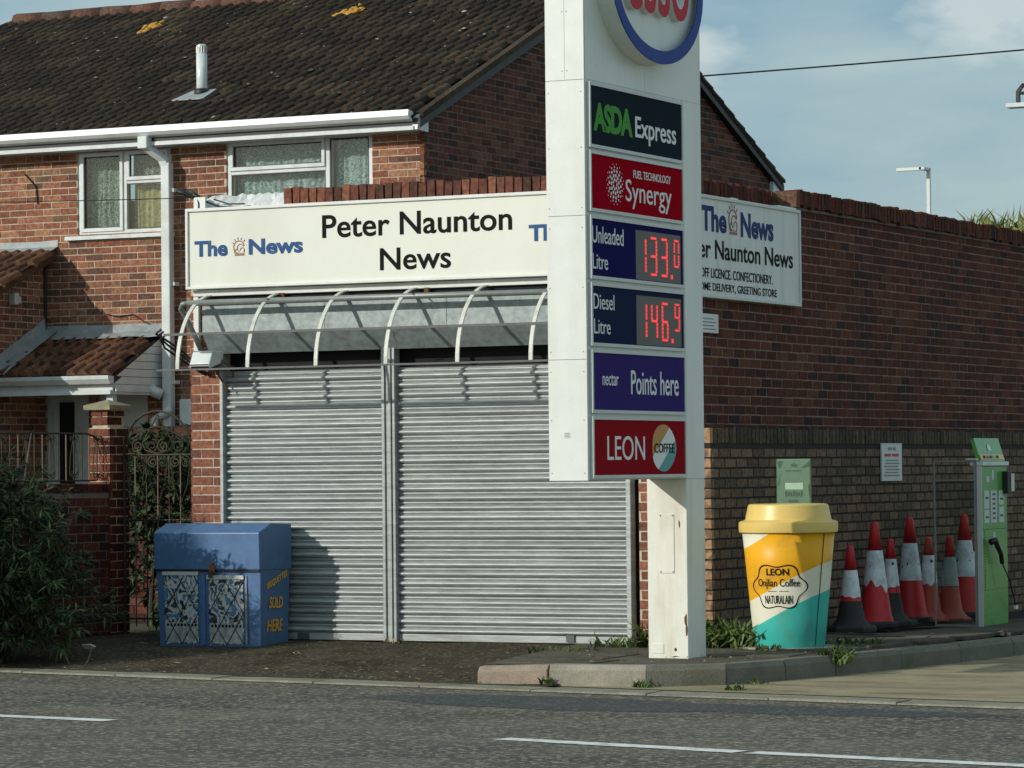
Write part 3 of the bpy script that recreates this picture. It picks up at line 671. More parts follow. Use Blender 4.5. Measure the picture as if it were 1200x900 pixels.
# mortared verge under the tile ends
for sg in (0, 1):
    q = lambda y: y if not sg else y2 - y
    m = MB().prism([(HU + .005, q(RY0 + .05), RZ0 - .02), (HU + .005, q(RYR), RZR - .02), (HU + .005, q(RYR), RZR + .05), (HU + .005, q(RY0 + .05), RZ0 + .05)], (.085, 0, 0)); m.build('verge', 'tile', house)
# downpipe with swan neck
m = MB(); X = -9.43
m.box(X - .055, X + .055, 7.66, 7.76, -.05, 4.72); dp = m.build('downpipe', 'upvc', house, bevel=.012)
m = MB().strip([(X - .18, 7.56, 4.99), (X - .18, 7.56, 4.90), (X - .03, 7.69, 4.76), (X, 7.71, 4.66)], (1, 0, 0), .10, .09); m.build('swan_neck', 'upvc', dp, bevel=.008)
m = MB().box(X - .24, X - .12, 7.49, 7.60, 4.87, 5.005); m.build('gutter_outlet', 'upvc', dp, bevel=.01)
for z in (4.42, 3.4, 2.33): part('pipe_clip', 'upvc', dp, (X - .075, X + .09, 7.70, 7.80, z - .02, z + .02))
m = MB().tube([(-9.66, 7.62, 2.30), (-9.52, 7.58, 2.22), (-9.46, 7.62, 2.19)], .06, 10).tube([(X + .06, 7.66, 2.05), (X + .0, 7.62, 1.98), (X - .12, 7.6, 1.93), (X - .12, 7.6, -.02)], .05, 10); m.build('waste_pipe', 'upvc', dp, smooth=True)
part('meter_box', 'upvc', house, (-9.24, -8.85, 7.62, HV + .01, 1.86, 2.14), bevel=.01)
# front door and side panel under the porch
d = part('door', 'upvc', house, (-11.12, -10.55, HV + .06, HV + .11, -.05, 2.25))
part('pane', 'black', d, (-10.965, -10.775, HV + .045, HV + .0595, .4, 2.14)); part('door_frame', 'upvc', d, (-11.12, -11.05, HV + .02, HV + .0595, -.05, 2.25), (-10.62, -10.55, HV + .02, HV + .0595, -.05, 2.25), (-11.05, -10.62, HV + .02, HV + .0595, 2.18, 2.25))
part('side_panel', 'upvc', house, (-10.42, -9.78, HV + .03, HV + .09, -.05, 2.26))
# porch: lean-to roof, gutter, cheek boards, post
PX0, PX1, PF = -11.08, -9.56, 6.80
m = MB().prism([(PX0, PF, 2.38), (PX0, HV - .02, 2.86), (PX0, HV - .02, 2.78), (PX0, PF, 2.30)], (PX1 - PX0, 0, 0)); pr = m.build('porch_roof', 'black', house)
tiling(pr, 'tile_red', PX0 + .05, PX1 + .06, PF - .03, 2.40, 7.66, 2.80, 300, w=.30, gauge=.27)
m = MB()
for i in range(13):
    for j in range(4):
        x = PX0 - .02 + i * (PX1 + .09 - PX0) / 12; y = HV - .005 - j * .075; z = 2.93 - j * .033 + (random.uniform(-.008, .008) if j else 0)
        if j == 0: y, z = HV - .004, 2.985 + random.uniform(-.006, .006)
        m.v.append((x, y, z))
m.f = [(i * 4 + j, i * 4 + j + 1, i * 4 + j + 5, i * 4 + j + 4) for i in range(12) for j in range(3)]
m.build('lead_flashing', 'lead', pr)
m = MB()
for i in range(9):
    y = PF - .05 + i * (HV - PF + .02) / 8; z = 2.40 + (y - PF) * .49
    m.v += [(PX0 - .005, y, z + .20 + random.uniform(-.01, .01)), (PX0 + .01, y, z + .07), (PX0 + .16, y, z + .055 + random.uniform(-.006, .006))]
m.f = [(i * 3 + j, i * 3 + j + 3, i * 3 + j + 4, i * 3 + j + 1) for i in range(8) for j in range(2)]
m.build('lead_flashing', 'lead', pr)
m = MB().prism([(PX0 - .6, PF - .115, 2.39), (PX0 - .6, PF - .11, 2.35), (PX0 - .6, PF - .07, 2.30), (PX0 - .6, PF - .0, 2.30), (PX0 - .6, PF, 2.38)], (PX1 - PX0 + .62, 0, 0)); m.build('porch_gutter', 'upvc', pr)
part('porch_fascia', 'upvc', pr, (PX0 - .6, PX1 - .0, PF + .004, PF + .03, 2.19, 2.30), (PX0 - .6, PX1 - .01, PF - .03, PF + .003, 2.19, 2.235))
for i in range(6):
    z0 = 2.30 + i * .085; z1 = z0 + .079; ya = PF + .03 + max(0, (z0 - 2.36)) / .49
    if ya > HV - .1: break
    m = MB().prism([(PX1 - .012, ya, z0), (PX1 - .012, HV - .01, z0), (PX1 - .012, HV - .01, z1), (PX1 - .012, min(ya + .16, HV - .02), z1)], (.014, 0, 0)); m.build('cheek_board', 'white_paint', pr)
part('porch_beam', 'upvc', pr, (PX1 - .02, PX1 + .012, PF + .03, HV - .01, 2.19, 2.295), (PX1 - .03, PX1 + .03, PF + .03, HV - .01, 2.22, 2.255))
part('porch_ceiling', 'white_paint', pr, (PX0 - .5, PX1 - .03, PF + .04, HV - .005, 2.275, 2.29))
part('porch_post', 'upvc', pr, (PX1 - .11, PX1 - .03, PF + .05, PF + .13, -.05, 2.19))
# wing with its own little roof, left of the porch
WX = -11.10
m = MB().prism([(WX - .004, 5.009, -.05), (WX - .004, HV + .0, -.05), (WX - .004, HV + .0, 3.78), (WX - .004, 5.009, 2.62)], (-2.4, 0, 0)); ww = m.build('wing_wall', 'mortar', house)
brickwork(ww, 'y', WX, 5.0, HV, -.05, 3.75, M['brick_house'], clip=lambda a, b, z: (max(a, 5.0 + (z - 2.55) / .41), b) if b > max(a, 5.0 + (z - 2.55) / .41) else None)
brickwork(ww, 'x', 5.0, WX - 2.4, WX, -.05, 2.55, M['brick_house'])
m = MB().prism([(WX + .10, 4.9, 2.60), (WX + .10, HV, 3.80), (WX + .10, HV, 3.72), (WX + .10, 4.9, 2.52)], (-2.6, 0, 0)); wr = m.build('wing_roof', 'black', house)
m = MB().prism([(WX + .13, 4.9, 2.64), (WX + .13, HV - .02, 3.84), (WX + .13, HV - .02, 3.72), (WX + .13, 4.9, 2.52)], (-.028, 0, 0)); m.build('barge_board', 'tile_red', wr)
tiling(wr, 'tile_red', WX - 2.4, WX + .14, 4.85, 2.62, 7.70, 3.79, 300, lambda x, y: -x - y)
m = MB()
for i in range(12):
    x = WX - 2.4 + i * 2.56 / 11
    m.v += [(x, HV - .004, 3.94 + random.uniform(-.006, .006)), (x, HV - .01, 3.87), (x, HV - .2, 3.80 + random.uniform(-.008, .008))]
m.f = [(i * 3 + j, i * 3 + j + 1, i * 3 + j + 4, i * 3 + j + 3) for i in range(11) for j in range(2)]
m.build('lead_flashing', 'lead', wr)
part('wall_lamp', 'frame_grey', house, (WX + .0, WX + .09, 7.10, 7.18, 3.20, 3.33), (WX + .0, WX + .05, 7.18, 7.28, 3.22, 3.30), bevel=.01)
m = MB().tube([(WX + .02, 7.78, 3.75), (WX + .02, 7.78, 2.95)], .014, 6); m.build('pipe', 'black', house)
m = MB().tube([(-10.3, HV - .012, 3.10), (-10.15, HV - .012, 3.07), (-9.95, HV - .012, 3.09), (-9.8, HV - .012, 3.0), (-9.68, HV - .012, 2.95)], .006, 5).tube([(-11.37, HV - .012, 4.70), (-11.22, HV - .012, 4.55), (-11.20, HV - .012, 4.36)], .008, 5); m.build('cable', 'black', house)
# ---------------------------------------------------------------- the shop
shop = thing('newsagent_shop', 'single storey brick shop with closed grey roller shutters', 'shop', (-2.1, 3.0, -.02))
SL = -4.33
SH1 = (-4.045, -2.543, 0, 2.45); SH2 = (-2.427, -.375, 0, 2.45)
HOLE = (-4.045, -.31, -.03, 2.45)
m = MB()
panel_with_holes(m, SL + .009, -.06, -.03, 3.48, [HOLE], lambda m_, a0, a1, z0, z1: m_.box(a0, a1, .004, .22, z0, z1))
sf = m.build('front_wall', 'mortar', shop)
n1 = brickwork(sf, 'x', 0, SL, 0, -.03, 2.80, M['brick_shop'], [HOLE], 80, phase=.10)
m = MB().box(-.22, -.003, .012, 14, -.03, 3.47); sw = m.build('side_wall', 'mortar_side', shop)
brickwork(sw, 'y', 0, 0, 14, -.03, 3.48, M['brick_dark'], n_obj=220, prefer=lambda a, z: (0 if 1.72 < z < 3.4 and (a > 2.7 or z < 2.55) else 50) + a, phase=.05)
m = MB().box(SL, SL + .2, .222, 7.0, -.03, 3.47).box(SL + .2, -.22, 6.8, 7.0, -.03, 3.47).box(SL + .21, -.23, .23, 13.9, 3.20, 3.30); m.build('rear_walls_and_flat_roof', 'mortar_shop', shop)
part('reveal', 'brick_shop', shop, (-.305, -.25, .06, .14, -.02, 2.45))
part('dark_interior', 'darkbox', shop, (-4.04, -.32, .15, .17, -.02, 2.45))
# coping: bricks on edge
cbm = []
for q in range(5):
    mm = MB().box(-.033, .033, -.025, .2, -.065, .065); mm.v = [(x + random.uniform(-.004, .004), y + random.uniform(-.006, .006), z + random.uniform(-.007, .007)) for x, y, z in mm.v]; cbm.append(mm.mesh('coping_brick', 'brick_cope'))
cop = part('coping_bed', 'mortar_shop', shop, (-3.41, -.06, .0, .19, 3.485, 3.50), (-.40, -.20, .2, 2.43, 3.475, 3.50), (-.20, .01, 2.45, 14, 3.475, 3.50))
def coping(x, y, rz):
    o = bpy.data.objects.new('coping_brick', random.choice(cbm)); col.objects.link(o); o.parent = cop
    o.location = (x, y, 3.565 + random.uniform(-.012, .010)); o.rotation_euler = (random.uniform(-.03, .03), random.uniform(-.03, .03), rz + random.uniform(-.05, .05))
x = -3.38
while x < -.08: coping(x, 0, 0); x += .077
cbd = [mm.copy() for mm in cbm]
for q in cbd: q.materials.clear(); q.materials.append(M['brick_dark'])
cbl = [mm.copy() for mm in cbm]  # brighter copy paints the sunlit brick at the coping step
for q in cbl: q.materials.clear(); q.materials.append(M['brick_house'])
y = .05
while y < 2.40: cbm = cbd; coping(-.20, y, math.pi / 2); y += .078
y = 2.47; k = 0
while y < 13.9:
    cbm = cbl if k < 1 else cbd; coping(.02, y, math.pi / 2); y += .079; k += 1
part('bed_slate', 'sidesign', shop, (-.12, .035, 2.05, 2.44, 3.471, 3.484)); part('bed_slate', 'sidesign', shop, (-.12, .03, 1.1, 1.22, 3.471, 3.482))
# white flashing sheet crumpled behind the sign, where the coping has gone
m = MB(); nx = 26
for j in range(5):
    for i in range(nx + 1):
        x = -4.28 + i * 1.0 / nx; z = 3.46 + j * .04 - (.03 if i < 2 else 0)
        m.v.append((x, .0 + j * .035 + random.uniform(-.018, .018), z + random.uniform(-.012, .012)))
m.f = [(j * (nx + 1) + i, j * (nx + 1) + i + 1, (j + 1) * (nx + 1) + i + 1, (j + 1) * (nx + 1) + i) for j in range(4) for i in range(nx)]
m.build('flashing_sheet', 'flash', shop)
part('corner_board', 'white_paint', shop, (-4.27, -4.16, -.03, -.006, 3.40, 3.60))
# roller shutters: curved interlocking slats, guides, bottom rail
def slat_mesh(L):
    pr = []
    H = .075
    for i in range(7):
        t = i / 6; pr.append((-.030 * math.sin(math.pi * t), .0 + t * .046))
    pr.append((.010, .0475))
    for i in range(5):
        t = i / 4; pr.append((-.012 * math.sin(math.pi * t) + .004, .0495 + t * .0225))
    pr += [(.010, .0735), (.008, .0755)]
    n = len(pr); m = MB()
    m.add([(x, y, z) for x in (0, L) for y, z in pr], [(i, i + 1 + n - 0 - 0, i + n, i) if False else (i, n + i, n + i + 1, i + 1) for i in range(n - 1)])
    me = m.mesh('slat', 'galv', smooth=True)
    return me
def shutter(x0, x1, label):
    g = MB().box(x0, x1, .075, .08, .02, 2.17); sh = g.build('roller_shutter', 'galv', shop, label=label)
    me = slat_mesh(x1 - x0 - .004); z = .055; k = 0
    while z < 2.10:
        o = bpy.data.objects.new('slat', me); col.objects.link(o); o.parent = sh; o.location = (x0 + .002, .055 + random.uniform(-.003, .003), z); o.rotation_euler = (random.uniform(-.05, .05), random.uniform(-.0008, .0008), random.uniform(-.0015, .0015))
        z += .075; k += 1
    b = MB().box(x0, x1, .035, .07, -.004, .052); b.build('bottom_rail', 'galv', sh, bevel=.004)
    return sh
shutter(-4.02, -2.545, 'narrower left roller shutter of grey steel slats')
shutter(-2.425, -.415, 'wider right roller shutter of grey steel slats')
for (x0, x1, z0, z1, d_) in ((-.95, -.88, .04, .10, .02), (-3.35, -3.25, .03, .09, .02)): part('shutter_lock', 'steel_dark', shop, (x0, x1, .02, .034, z0 - .03, z1 - .04))
part('shutter_guide', 'galv', shop, (-4.05, -4.02, -.01, .08, -.01, 2.44), bevel=.004)
part('shutter_guide', 'galv', shop, (-2.545, -2.518, -.012, .08, -.01, 2.44), (-2.518, -2.487, .004, .08, -.01, 2.44), (-2.487, -2.462, -.012, .08, -.01, 2.44), (-2.462, -2.448, .004, .08, -.01, 2.44), (-2.448, -2.425, -.012, .08, -.01, 2.44), bevel=.003)
part('shutter_guide', 'galv', shop, (-.415, -.375, -.012, .08, -.01, 2.44), bevel=.004)
# shutter housing with inclined underside
m = MB().prism([(-4.14, -.005, 2.705), (-4.14, -.12, 2.70), (-4.14, -.12, 2.475), (-4.14, -.005, 2.315)], (4.12, 0, 0)); hb = m.build('shutter_housing', 'galv_sheet', shop)
for x in (-3.0, -1.9, -.85): part('housing_seam', 'steel', hb, (x, x + .006, -.1235, -.1215, 2.48, 2.70))
part('gap_shade', 'darkbox', shop, (-4.16, -.02, -.012, -.004, 2.708, 2.784))  # near-black strip painted in for the shaded gap below the fascia
part('fascia_strip', 'white_paint', shop, (-4.27, -.02, -.05, -.004, 2.785, 2.838), bevel=.004)
part('fascia_post', 'white_paint', shop, (-4.275, -4.225, -.04, -.004, 2.20, 2.783), bevel=.004)

# ---------------------------------------------------------------- awning frame over the shutters
aw = thing('awning_frame', 'bare metal awning frame of curved ribs and rails above the shutters', 'awning frame', (-2.2, -.3, 2.17))
U0, U1 = -4.30, -.05
path = [(-4.21, -.01, 2.32), (-4.23, -.09, 2.46), (-4.26, -.19, 2.62), (-4.27, -.24, 2.68), (-4.24, -.262, 2.715), (-4.19, -.264, 2.722)]
m = MB().tube(path, .022, 8).tube([(-4.19, -.264, 2.722), (U1, -.264, 2.708)], .024, 10); m.build('top_rail', 'steel', aw, smooth=True)
part('mid_rail', 'steel_dark', aw, (U0 + .03, U1, -.505, -.482, 2.450, 2.470))
part('drip_rail', 'steel_dark', aw, (U0, U1, -.575, -.545, 2.165, 2.180))
for u in (-4.11, -3.456, -2.832, -2.206, -1.578, -.948, -.32):
    pts = [(u, -.55 * math.cos(t), 2.18 + .61 * math.sin(t)) for t in (math.pi / 2 * i / 16 for i in range(17))]
    m = MB().strip(pts, (1, 0, 0), .032, .012); m.build('rib', 'rib_white', aw, smooth=False)
for u in (-3.42, -2.1, -.9):
    m = MB().box(u - .018, u + .018, -.07, -.045, 2.73, 2.79).tube([(u, -.058, 2.75), (u, -.30, 2.73)], .006, 5); m.build('bracket', 'rust', aw)
for u in (-2.3,):
    m = MB().tube([(u - .03, -.13, 2.36), (u - .02, -.2, 2.40), (u, -.24, 2.44)], .003, 4); m.build('tie_wire', 'black', aw)

# ---------------------------------------------------------------- signs on the shop
sg = thing('fascia_sign', 'long cream shop sign reading Peter Naunton News above the shutters', 'sign', (-2.2, -.1, 2.845))
part('board', 'cream', sg, (-4.275, -.03, -.10, -.055, 2.865, 3.475))
part('frame', 'white_paint', sg, (-4.30, -.005, -.118, -.05, 3.4755, 3.502), (-4.30, -.005, -.118, -.05, 2.842, 2.8645), (-4.30, -4.2755, -.118, -.05, 2.8645, 3.4755), (-.0295, -.005, -.118, -.05, 2.8645, 3.4755), bevel=.004)
fs_ = front(-.1005)
text('Peter Naunton', 'black_txt', sg, fs_, -3.02, 3.212, 1.70, .185, bold=.014)
text('News', 'black_txt', sg, fs_, -2.495, 2.935, .635, .178, bold=.014)
text('The', 'blue_txt', sg, fs_, -4.22, 3.105, .315, .13, bold=.036)
text('News', 'blue_txt', sg, fs_, -3.705, 3.105, .505, .128, bold=.036)
text('The', 'blue_txt', sg, fs_, -1.175, 3.115, .315, .13, bold=.036)
text('News', 'blue_txt', sg, fs_, -.66, 3.115, .505, .128, bold=.036)
def emblem(parent, fn, a, z, s):
    m = MB()
    def bar(p, q, w):
        p, q = Vector(p), Vector(q); d = (q - p).normalized(); n = Vector((-d.y, d.x)) * w / 2
        c = [p + n, p - n, q - n, q + n]; m.add([fn(a + e.x * s, z + e.y * s, .0) for e in c] + [fn(a + e.x * s, z + e.y * s, .003) for e in c], [(4, 5, 6, 7), (0, 1, 5, 4), (1, 2, 6, 5), (2, 3, 7, 6), (3, 0, 4, 7)])
    def arc(cx, cy, r, a0, a1, w, n=8):
        for i in range(n):
            t0, t1 = a0 + (a1 - a0) * i / n, a0 + (a1 - a0) * (i + 1) / n
            bar((cx + r * math.cos(t0), cy + r * math.sin(t0)), (cx + r * math.cos(t1), cy + r * math.sin(t1)), w)
    bar((-.30, .03), (.34, .03), .09); bar((-.28, .12), (.32, .12), .03)
    arc(-.02, .48, .36, .2, math.pi * 1.15, .05, 12); arc(.08, .42, .22, .4, math.pi * 1.4, .045, 9); arc(.20, .30, .14, -.6, 3.4, .04, 8); arc(-.14, .26, .12, 1.2, 5.2, .04, 8)
    bar((-.3, .12), (-.36, .38), .04); bar((.32, .12), (.34, .36), .04)
    for t in (2.6, 2.15, 1.7, 1.25, .8): bar((-.02 + .43 * math.cos(t), .48 + .43 * math.sin(t)), (-.02 + .56 * math.cos(t), .48 + .56 * math.sin(t)), .045)
    return m.build('emblem', 'emblem', parent)
emblem(sg, fs_, -3.795, 3.105, .14); emblem(sg, fs_, -.75, 3.115, .14)

ss = thing('side_sign', 'white shop sign with navy lettering on the dark side wall', 'sign', (.03, 1.3, 2.67))
part('board', 'sidesign', ss, (.004, .045, .03, 2.46, 2.695, 3.44))
part('frame', 'frame_grey', ss, (.002, .058, .005, 2.49, 3.4405, 3.468), (.002, .058, .005, 2.49, 2.668, 2.6945), (.002, .058, .005, .0295, 2.6945, 3.4405), (.002, .058, 2.4605, 2.49, 2.6945, 3.4405), bevel=.004)
f2 = side(.0455)
text('The', 'navy_txt', ss, f2, .44, 3.185, .50, .20, bold=.03)
text('News', 'navy_txt', ss, f2, 1.23, 3.175, .68, .20, bold=.03)
emblem(ss, f2, 1.075, 3.19, .23)
text('Peter Naunton News', 'black_txt', ss, f2, .055, 2.975, 2.27, .15, bold=.012)
text('OFF LICENCE. CONFECTIONERY.', 'black_txt', ss, f2, .42, 2.825, 1.46, .075, bold=.003)
text('HOME DELIVERY, GREETING STORE', 'black_txt', ss, f2, .33, 2.715, 1.64, .072, bold=.003)

nb = thing('wall_notice', 'small white alarm plate under the side sign, beside the price pylon', 'notice', (.02, .62, 2.39))
part('plate', 'sidesign', nb, (.003, .03, .42, .80, 2.395, 2.545), bevel=.006)
for k in range(4): part('print_line', 'steel', nb, (.0302, .0312, .48, .74 - .04 * (k % 2), 2.42 + k * .027, 2.43 + k * .027))

# floodlight and cables by the left end of the awning
fl_ = thing('floodlight', 'grey floodlight under the left end of the awning frame', 'floodlight', (-4.1, -.15, 2.15))
m = MB().prism([(-4.17, -.28, 2.22), (-4.17, -.26, 2.19), (-4.17, -.06, 2.24), (-4.17, -.05, 2.33), (-4.17, -.22, 2.335)], (.19, 0, 0)); m.build('housing', 'upvc', fl_, bevel=.01)
m = MB().prism([(-4.16, -.2805, 2.225), (-4.16, -.2605, 2.185), (-4.16, -.07, 2.232), (-4.16, -.07, 2.236)], (.17, 0, 0)); m.build('lens', 'darkbox', fl_)
m = MB().tube([(-4.06, -.06, 2.28), (-4.0, -.03, 2.22), (-3.97, -.005, 2.18)], .02, 6); m.build('bracket', 'steel', fl_)
cb = thing('cable_bundle', 'black cables looping down left of the awning frame', 'cables', (-4.3, -.2, 2.1))
for j, o in enumerate((0, .025, .045)):
    m = MB().tube([(-4.27 - o, -.47, 2.46 + o), (-4.35 - o, -.42, 2.43 + o), (-4.36 + o, -.34, 2.36 + o), (-4.30 + o, -.22, 2.28 + o), (-4.22 + o, -.1, 2.19), (-4.16 + o, -.03, 2.14)], .010, 6); m.build('cable', 'black', cb, smooth=True)
m = MB().tube([(-4.12, -.02, 2.25), (-4.05, -.05, 2.16), (-3.98, -.03, 2.05), (-3.95, -.01, 2.0)], .008, 6).tube([(-4.02, -.04, 2.30), (-3.96, -.10, 2.24), (-3.90, -.03, 2.20), (-3.92, -.01, 2.12)], .007, 6); m.build('loose_cable', 'rust', cb, smooth=True)
tp = thing('cable_termination', 'black cable junction on top of the sign, left corner', 'cable junction', (-4.2, .02, 3.5))
m = MB().tube([(-4.42, -.05, 3.66), (-4.36, -.03, 3.64), (-4.28, .0, 3.60), (-4.18, .01, 3.55)], .022, 7, .014).tube([(-4.34, -.04, 3.67), (-4.26, -.02, 3.63), (-4.16, .0, 3.56)], .012, 6); m.build('sleeve', 'black', tp, smooth=True)
m = MB().tube([(-4.24, -.02, 3.60), (-4.22, -.03, 3.55), (-4.22, -.03, 3.50)], .008, 5).tube([(-4.16, .0, 3.56), (-4.05, .0, 3.52), (-3.9, .01, 3.50), (-3.75, .01, 3.51)], .009, 5).tube([(-4.1, .01, 3.58), (-3.95, .0, 3.535), (-3.8, .0, 3.53)], .006, 5); m.build('cable', 'black', tp, smooth=True)

# ---------------------------------------------------------------- brown low wall in front of the side wall
lw = thing('low_brick_wall', 'brown brick wall with soldier course standing against the shop side', 'wall', (.12, 7, -.15))
LX = .25
m = MB().box(.004, LX - .005, .105, 13.9, -.15, 1.645); lwb = m.build('wall', 'mortar_dark', lw)
brickwork(lwb, 'y', LX, .10, 14, .03 - .075, 1.53, M['brick_brown'], n_obj=270, prefer=lambda a, z: (0 if z > .3 else 3) + (a if a > .5 else 90), course=.0775, pitch=.225, phase=.06, perp=.022, bh=.061)
brickwork(lwb, 'x', .10, .02, LX, .03 - .075, 1.53, M['brick_brown_lit'], n_obj=20, course=.0775, phase=.02, bh=.064)
part('end_cap', 'brick_brown_lit', lwb, (.03, LX - .004, .098, .16, 1.535, 1.65))
m = MB(); y = .165; rnd = random.Random(3)
while y < 13.9:
    d = rnd.uniform(-.003, .003); m.box(.05, LX + .002 + d, y, y + .060, 1.535 + rnd.uniform(-.003, .003), 1.65 + rnd.uniform(-.006, .006)); y += .0755
m.build('soldier_course', 'brick_soldier', lwb, kind='stuff')

# ---------------------------------------------------------------- price pylon
py = thing('price_pylon', 'tall white fuel price pylon with coloured panels on a square post', 'pylon', (.65, -1.45, 0))
PU0, PU1, PY0, PY1, PYB = .508, .80, -3.228, -1.612, -1.29
m = MB().box(.49, .798, -1.61, PYB, -.02, 1.27); po = m.build('post', 'pylon_old', py, bevel=.004)
part('hatch', 'pylon_old', po, (.585, .70, -1.615, -1.6105, .60, 1.02), bevel=.003); part('hatch', 'pylon_old', po, (.52, .61, -1.614, -1.6105, .03, .10), bevel=.003)
for x, z in ((.595, .61), (.69, .61), (.595, 1.01), (.69, 1.01)): part('screw', 'rust', po, (x - .004, x + .004, -1.618, -1.6152, z - .004, z + .004))
for (x, z, w, h) in ((.782, .27, .010, .055), (.786, .20, .008, .05), (.74, .95, .006, .03), (.70, .06, .010, .012)):
    n = 9; m = MB(); c = [(x + w * random.uniform(.7, 1.2) * math.cos(6.283 * i / n), -1.6113, z + h * random.uniform(.6, 1.2) * math.sin(6.283 * i / n)) for i in range(n)]
    c = [(min(q[0], .7975), q[1], max(q[2], .004)) for q in c]
    m.prism(c[::-1], (0, -.0012, 0)); m.build('rust_patch', 'rust' if w < .018 else 'yellow_txt', po)
m = MB().box(PU0 + .01, PU1 - .004, PY0 + .01, PY1, 1.275, 5.75).box(PU0 + .002, PU1 - .002, PY1, PYB, 1.2705, 5.75); body = m.build('core', 'pylon', py)
for z0, z1 in ((1.27, 2.079), (2.083, 3.043), (3.047, 3.955), (3.959, 5.75)):
    pf = part('cladding_panel', 'pylon', py, (PU0, PU1 - .006, PY0, PY0 + .009, z0, z1), (PU0, PU0 + .009, PY0 + .009, PY1, z0, z1))
    if z0 < 3.9:
        for z in (z0 + .05, (z0 + z1) / 2, z1 - .08):
            for x in (PU0 + .02, PU1 - .03): part('screw', 'steel', pf, (x - .004, x + .004, PY0 - .002, PY0 - .0002, z - .004, z + .004))
part('seam', 'steel', py, (.650, .653, PY0 - .0006, PY0 - .0001, 3.962, 5.75)); 
for x in (.635, .668):
    for z in (4.02, 4.42): part('screw', 'steel', py, (x - .004, x + .004, PY0 - .002, PY0 - .0002, z - .004, z + .004))
part('label_plate', 'frame_grey', py, (.62, .665, PY0 - .0015, PY0 - .0002, 1.555, 1.595))
for k in range(3): part('print_line', 'steel', py, (.625, .66, PY0 - .0025, PY0 - .0017, 1.562 + k * .011, 1.567 + k * .011))
part('cladding_panel', 'pylon', py, (PU1 - .004, PU1 + .001, PY0 + .012, -2.262, 3.962, 5.75), (PU1 - .004, PU1 + .001, -2.259, PYB - .002, 3.962, 5.75)); part('cladding_panel', 'pylon', py, (PU1 - .0015, PU1 + .001, -1.61, PYB - .002, 1.272, 3.957))
PZ = [(3.945, 3.505), (3.485, 3.075), (3.05, 2.622), (2.598, 2.172), (2.150, 1.722), (1.70, 1.283)]
names = [('p_slate', 'slate grey panel reading ASDA Express'), ('p_red', 'red panel reading Synergy'), ('p_navy', 'navy price panel for unleaded'), ('p_navy2', 'navy price panel for diesel'), ('p_violet', 'violet panel reading Points here'), ('p_leon', 'red panel reading LEON Coffee')]
pf3 = side(PU1 + .0145); A0, A1 = -3.195, -1.64
PANELS = []
for k, ((zt, zb), (mat_, lab)) in enumerate(zip(PZ, names)):
    if k == 0: zt -= .0; 
    p_ = part('panel', mat_, py, (PU1 - .002, PU1 + .012, A0 + .02, A1 - .02, zb + .02, zt - .02), label=lab)
    w = .022
    part('panel_frame', 'frame_grey', p_, (PU1 - .002, PU1 + .020, A0, A1, zt - w, zt), (PU1 - .002, PU1 + .020, A0, A1, zb, zb + w), (PU1 - .002, PU1 + .020, A0, A0 + w, zb + w, zt - w), (PU1 - .002, PU1 + .020, A1 - w, A1, zb + w, zt - w))
    PANELS.append(p_)
pt = side(PU1 + .0122)
text('ASDA', 'green_txt', PANELS[0], pt, -3.125, 3.62, .63, .195, bold=.045, spacing=.92)
text('Express', 'white_txt', PANELS[0], pt, -2.45, 3.585, .69, .19, bold=.012)
text('FUEL TECHNOLOGY', 'white_txt', PANELS[1], pt, -2.49, 3.345, .63, .055, bold=.004)
text('Synergy', 'white_txt', PANELS[1], pt, -2.62, 3.13, .77, .20, bold=.0)
m = MB()
def disc(m, fn, a, z, ra, rz_, n=8, th=.002):
    c = [(a + ra * math.cos(6.2832 * i / n), z + rz_ * math.sin(6.2832 * i / n)) for i in range(n)]
    m.add([fn(x, y, th) for x, y in c], [tuple(range(n))])
for ring, (r, n, s) in enumerate(((.03, 7, .014), (.058, 11, .016), (.088, 14, .015), (.112, 16, .010), (.132, 16, .006))):
    for i in range(n):
        t = 6.2832 * (i + ring * .4) / n; disc(m, pt, -2.79 + r * 1.05 * math.cos(t), 3.28 + r * 1.05 * math.sin(t), s * .8, s * .8)
m.build('dot_emblem', 'white_txt', PANELS[1])
text('Unleaded', 'white_txt', PANELS[2], pt, -3.165, 2.865, .50, .115, bold=.0)
text('Litre', 'white_txt', PANELS[2], pt, -3.160, 2.69, .24, .105, bold=.0)
text('Diesel', 'white_txt', PANELS[3], pt, -3.155, 2.42, .33, .105, bold=.0)
text('Litre', 'white_txt', PANELS[3], pt, -3.150, 2.255, .26, .10, bold=.0)
SEG = {'0': 'abcdef', '1': 'bc', '2': 'abged', '3': 'abgcd', '4': 'fgbc', '6': 'acdefg', '9': 'abcdfg', '7': 'abc'}
def led(parent, digit, a, z, w, h):
    t = w * .16; m = MB()
    g = {'a': (a, a + w, z + h - t, z + h), 'd': (a, a + w, z, z + t), 'g': (a, a + w, z + h / 2 - t / 2, z + h / 2 + t / 2), 'b': (a + w - t, a + w, z + h / 2 + .006, z + h - t - .004), 'c': (a + w - t, a + w, z + t + .004, z + h / 2 - .006), 'f': (a, a + t, z + h / 2 + .006, z + h - t - .004), 'e': (a, a + t, z + t + .004, z + h / 2 - .006)}
    for s_ in SEG[digit]:
        q = g[s_]; nn = 3 if s_ in 'adg' else 4
        for i in range(nn):
            if s_ in 'adg': x0 = q[0] + .006 + (q[1] - q[0] - .012) * i / nn; m.box(PU1 + .0125, PU1 + .0185, x0, x0 + (q[1] - q[0] - .012) / nn - .004, q[2], q[3])
            else: z0 = q[2] + (q[3] - q[2]) * i / nn; m.box(PU1 + .0125, PU1 + .0185, q[0], q[1], z0, z0 + (q[3] - q[2]) / nn - .004)
    return m.build('digit', 'led', parent)
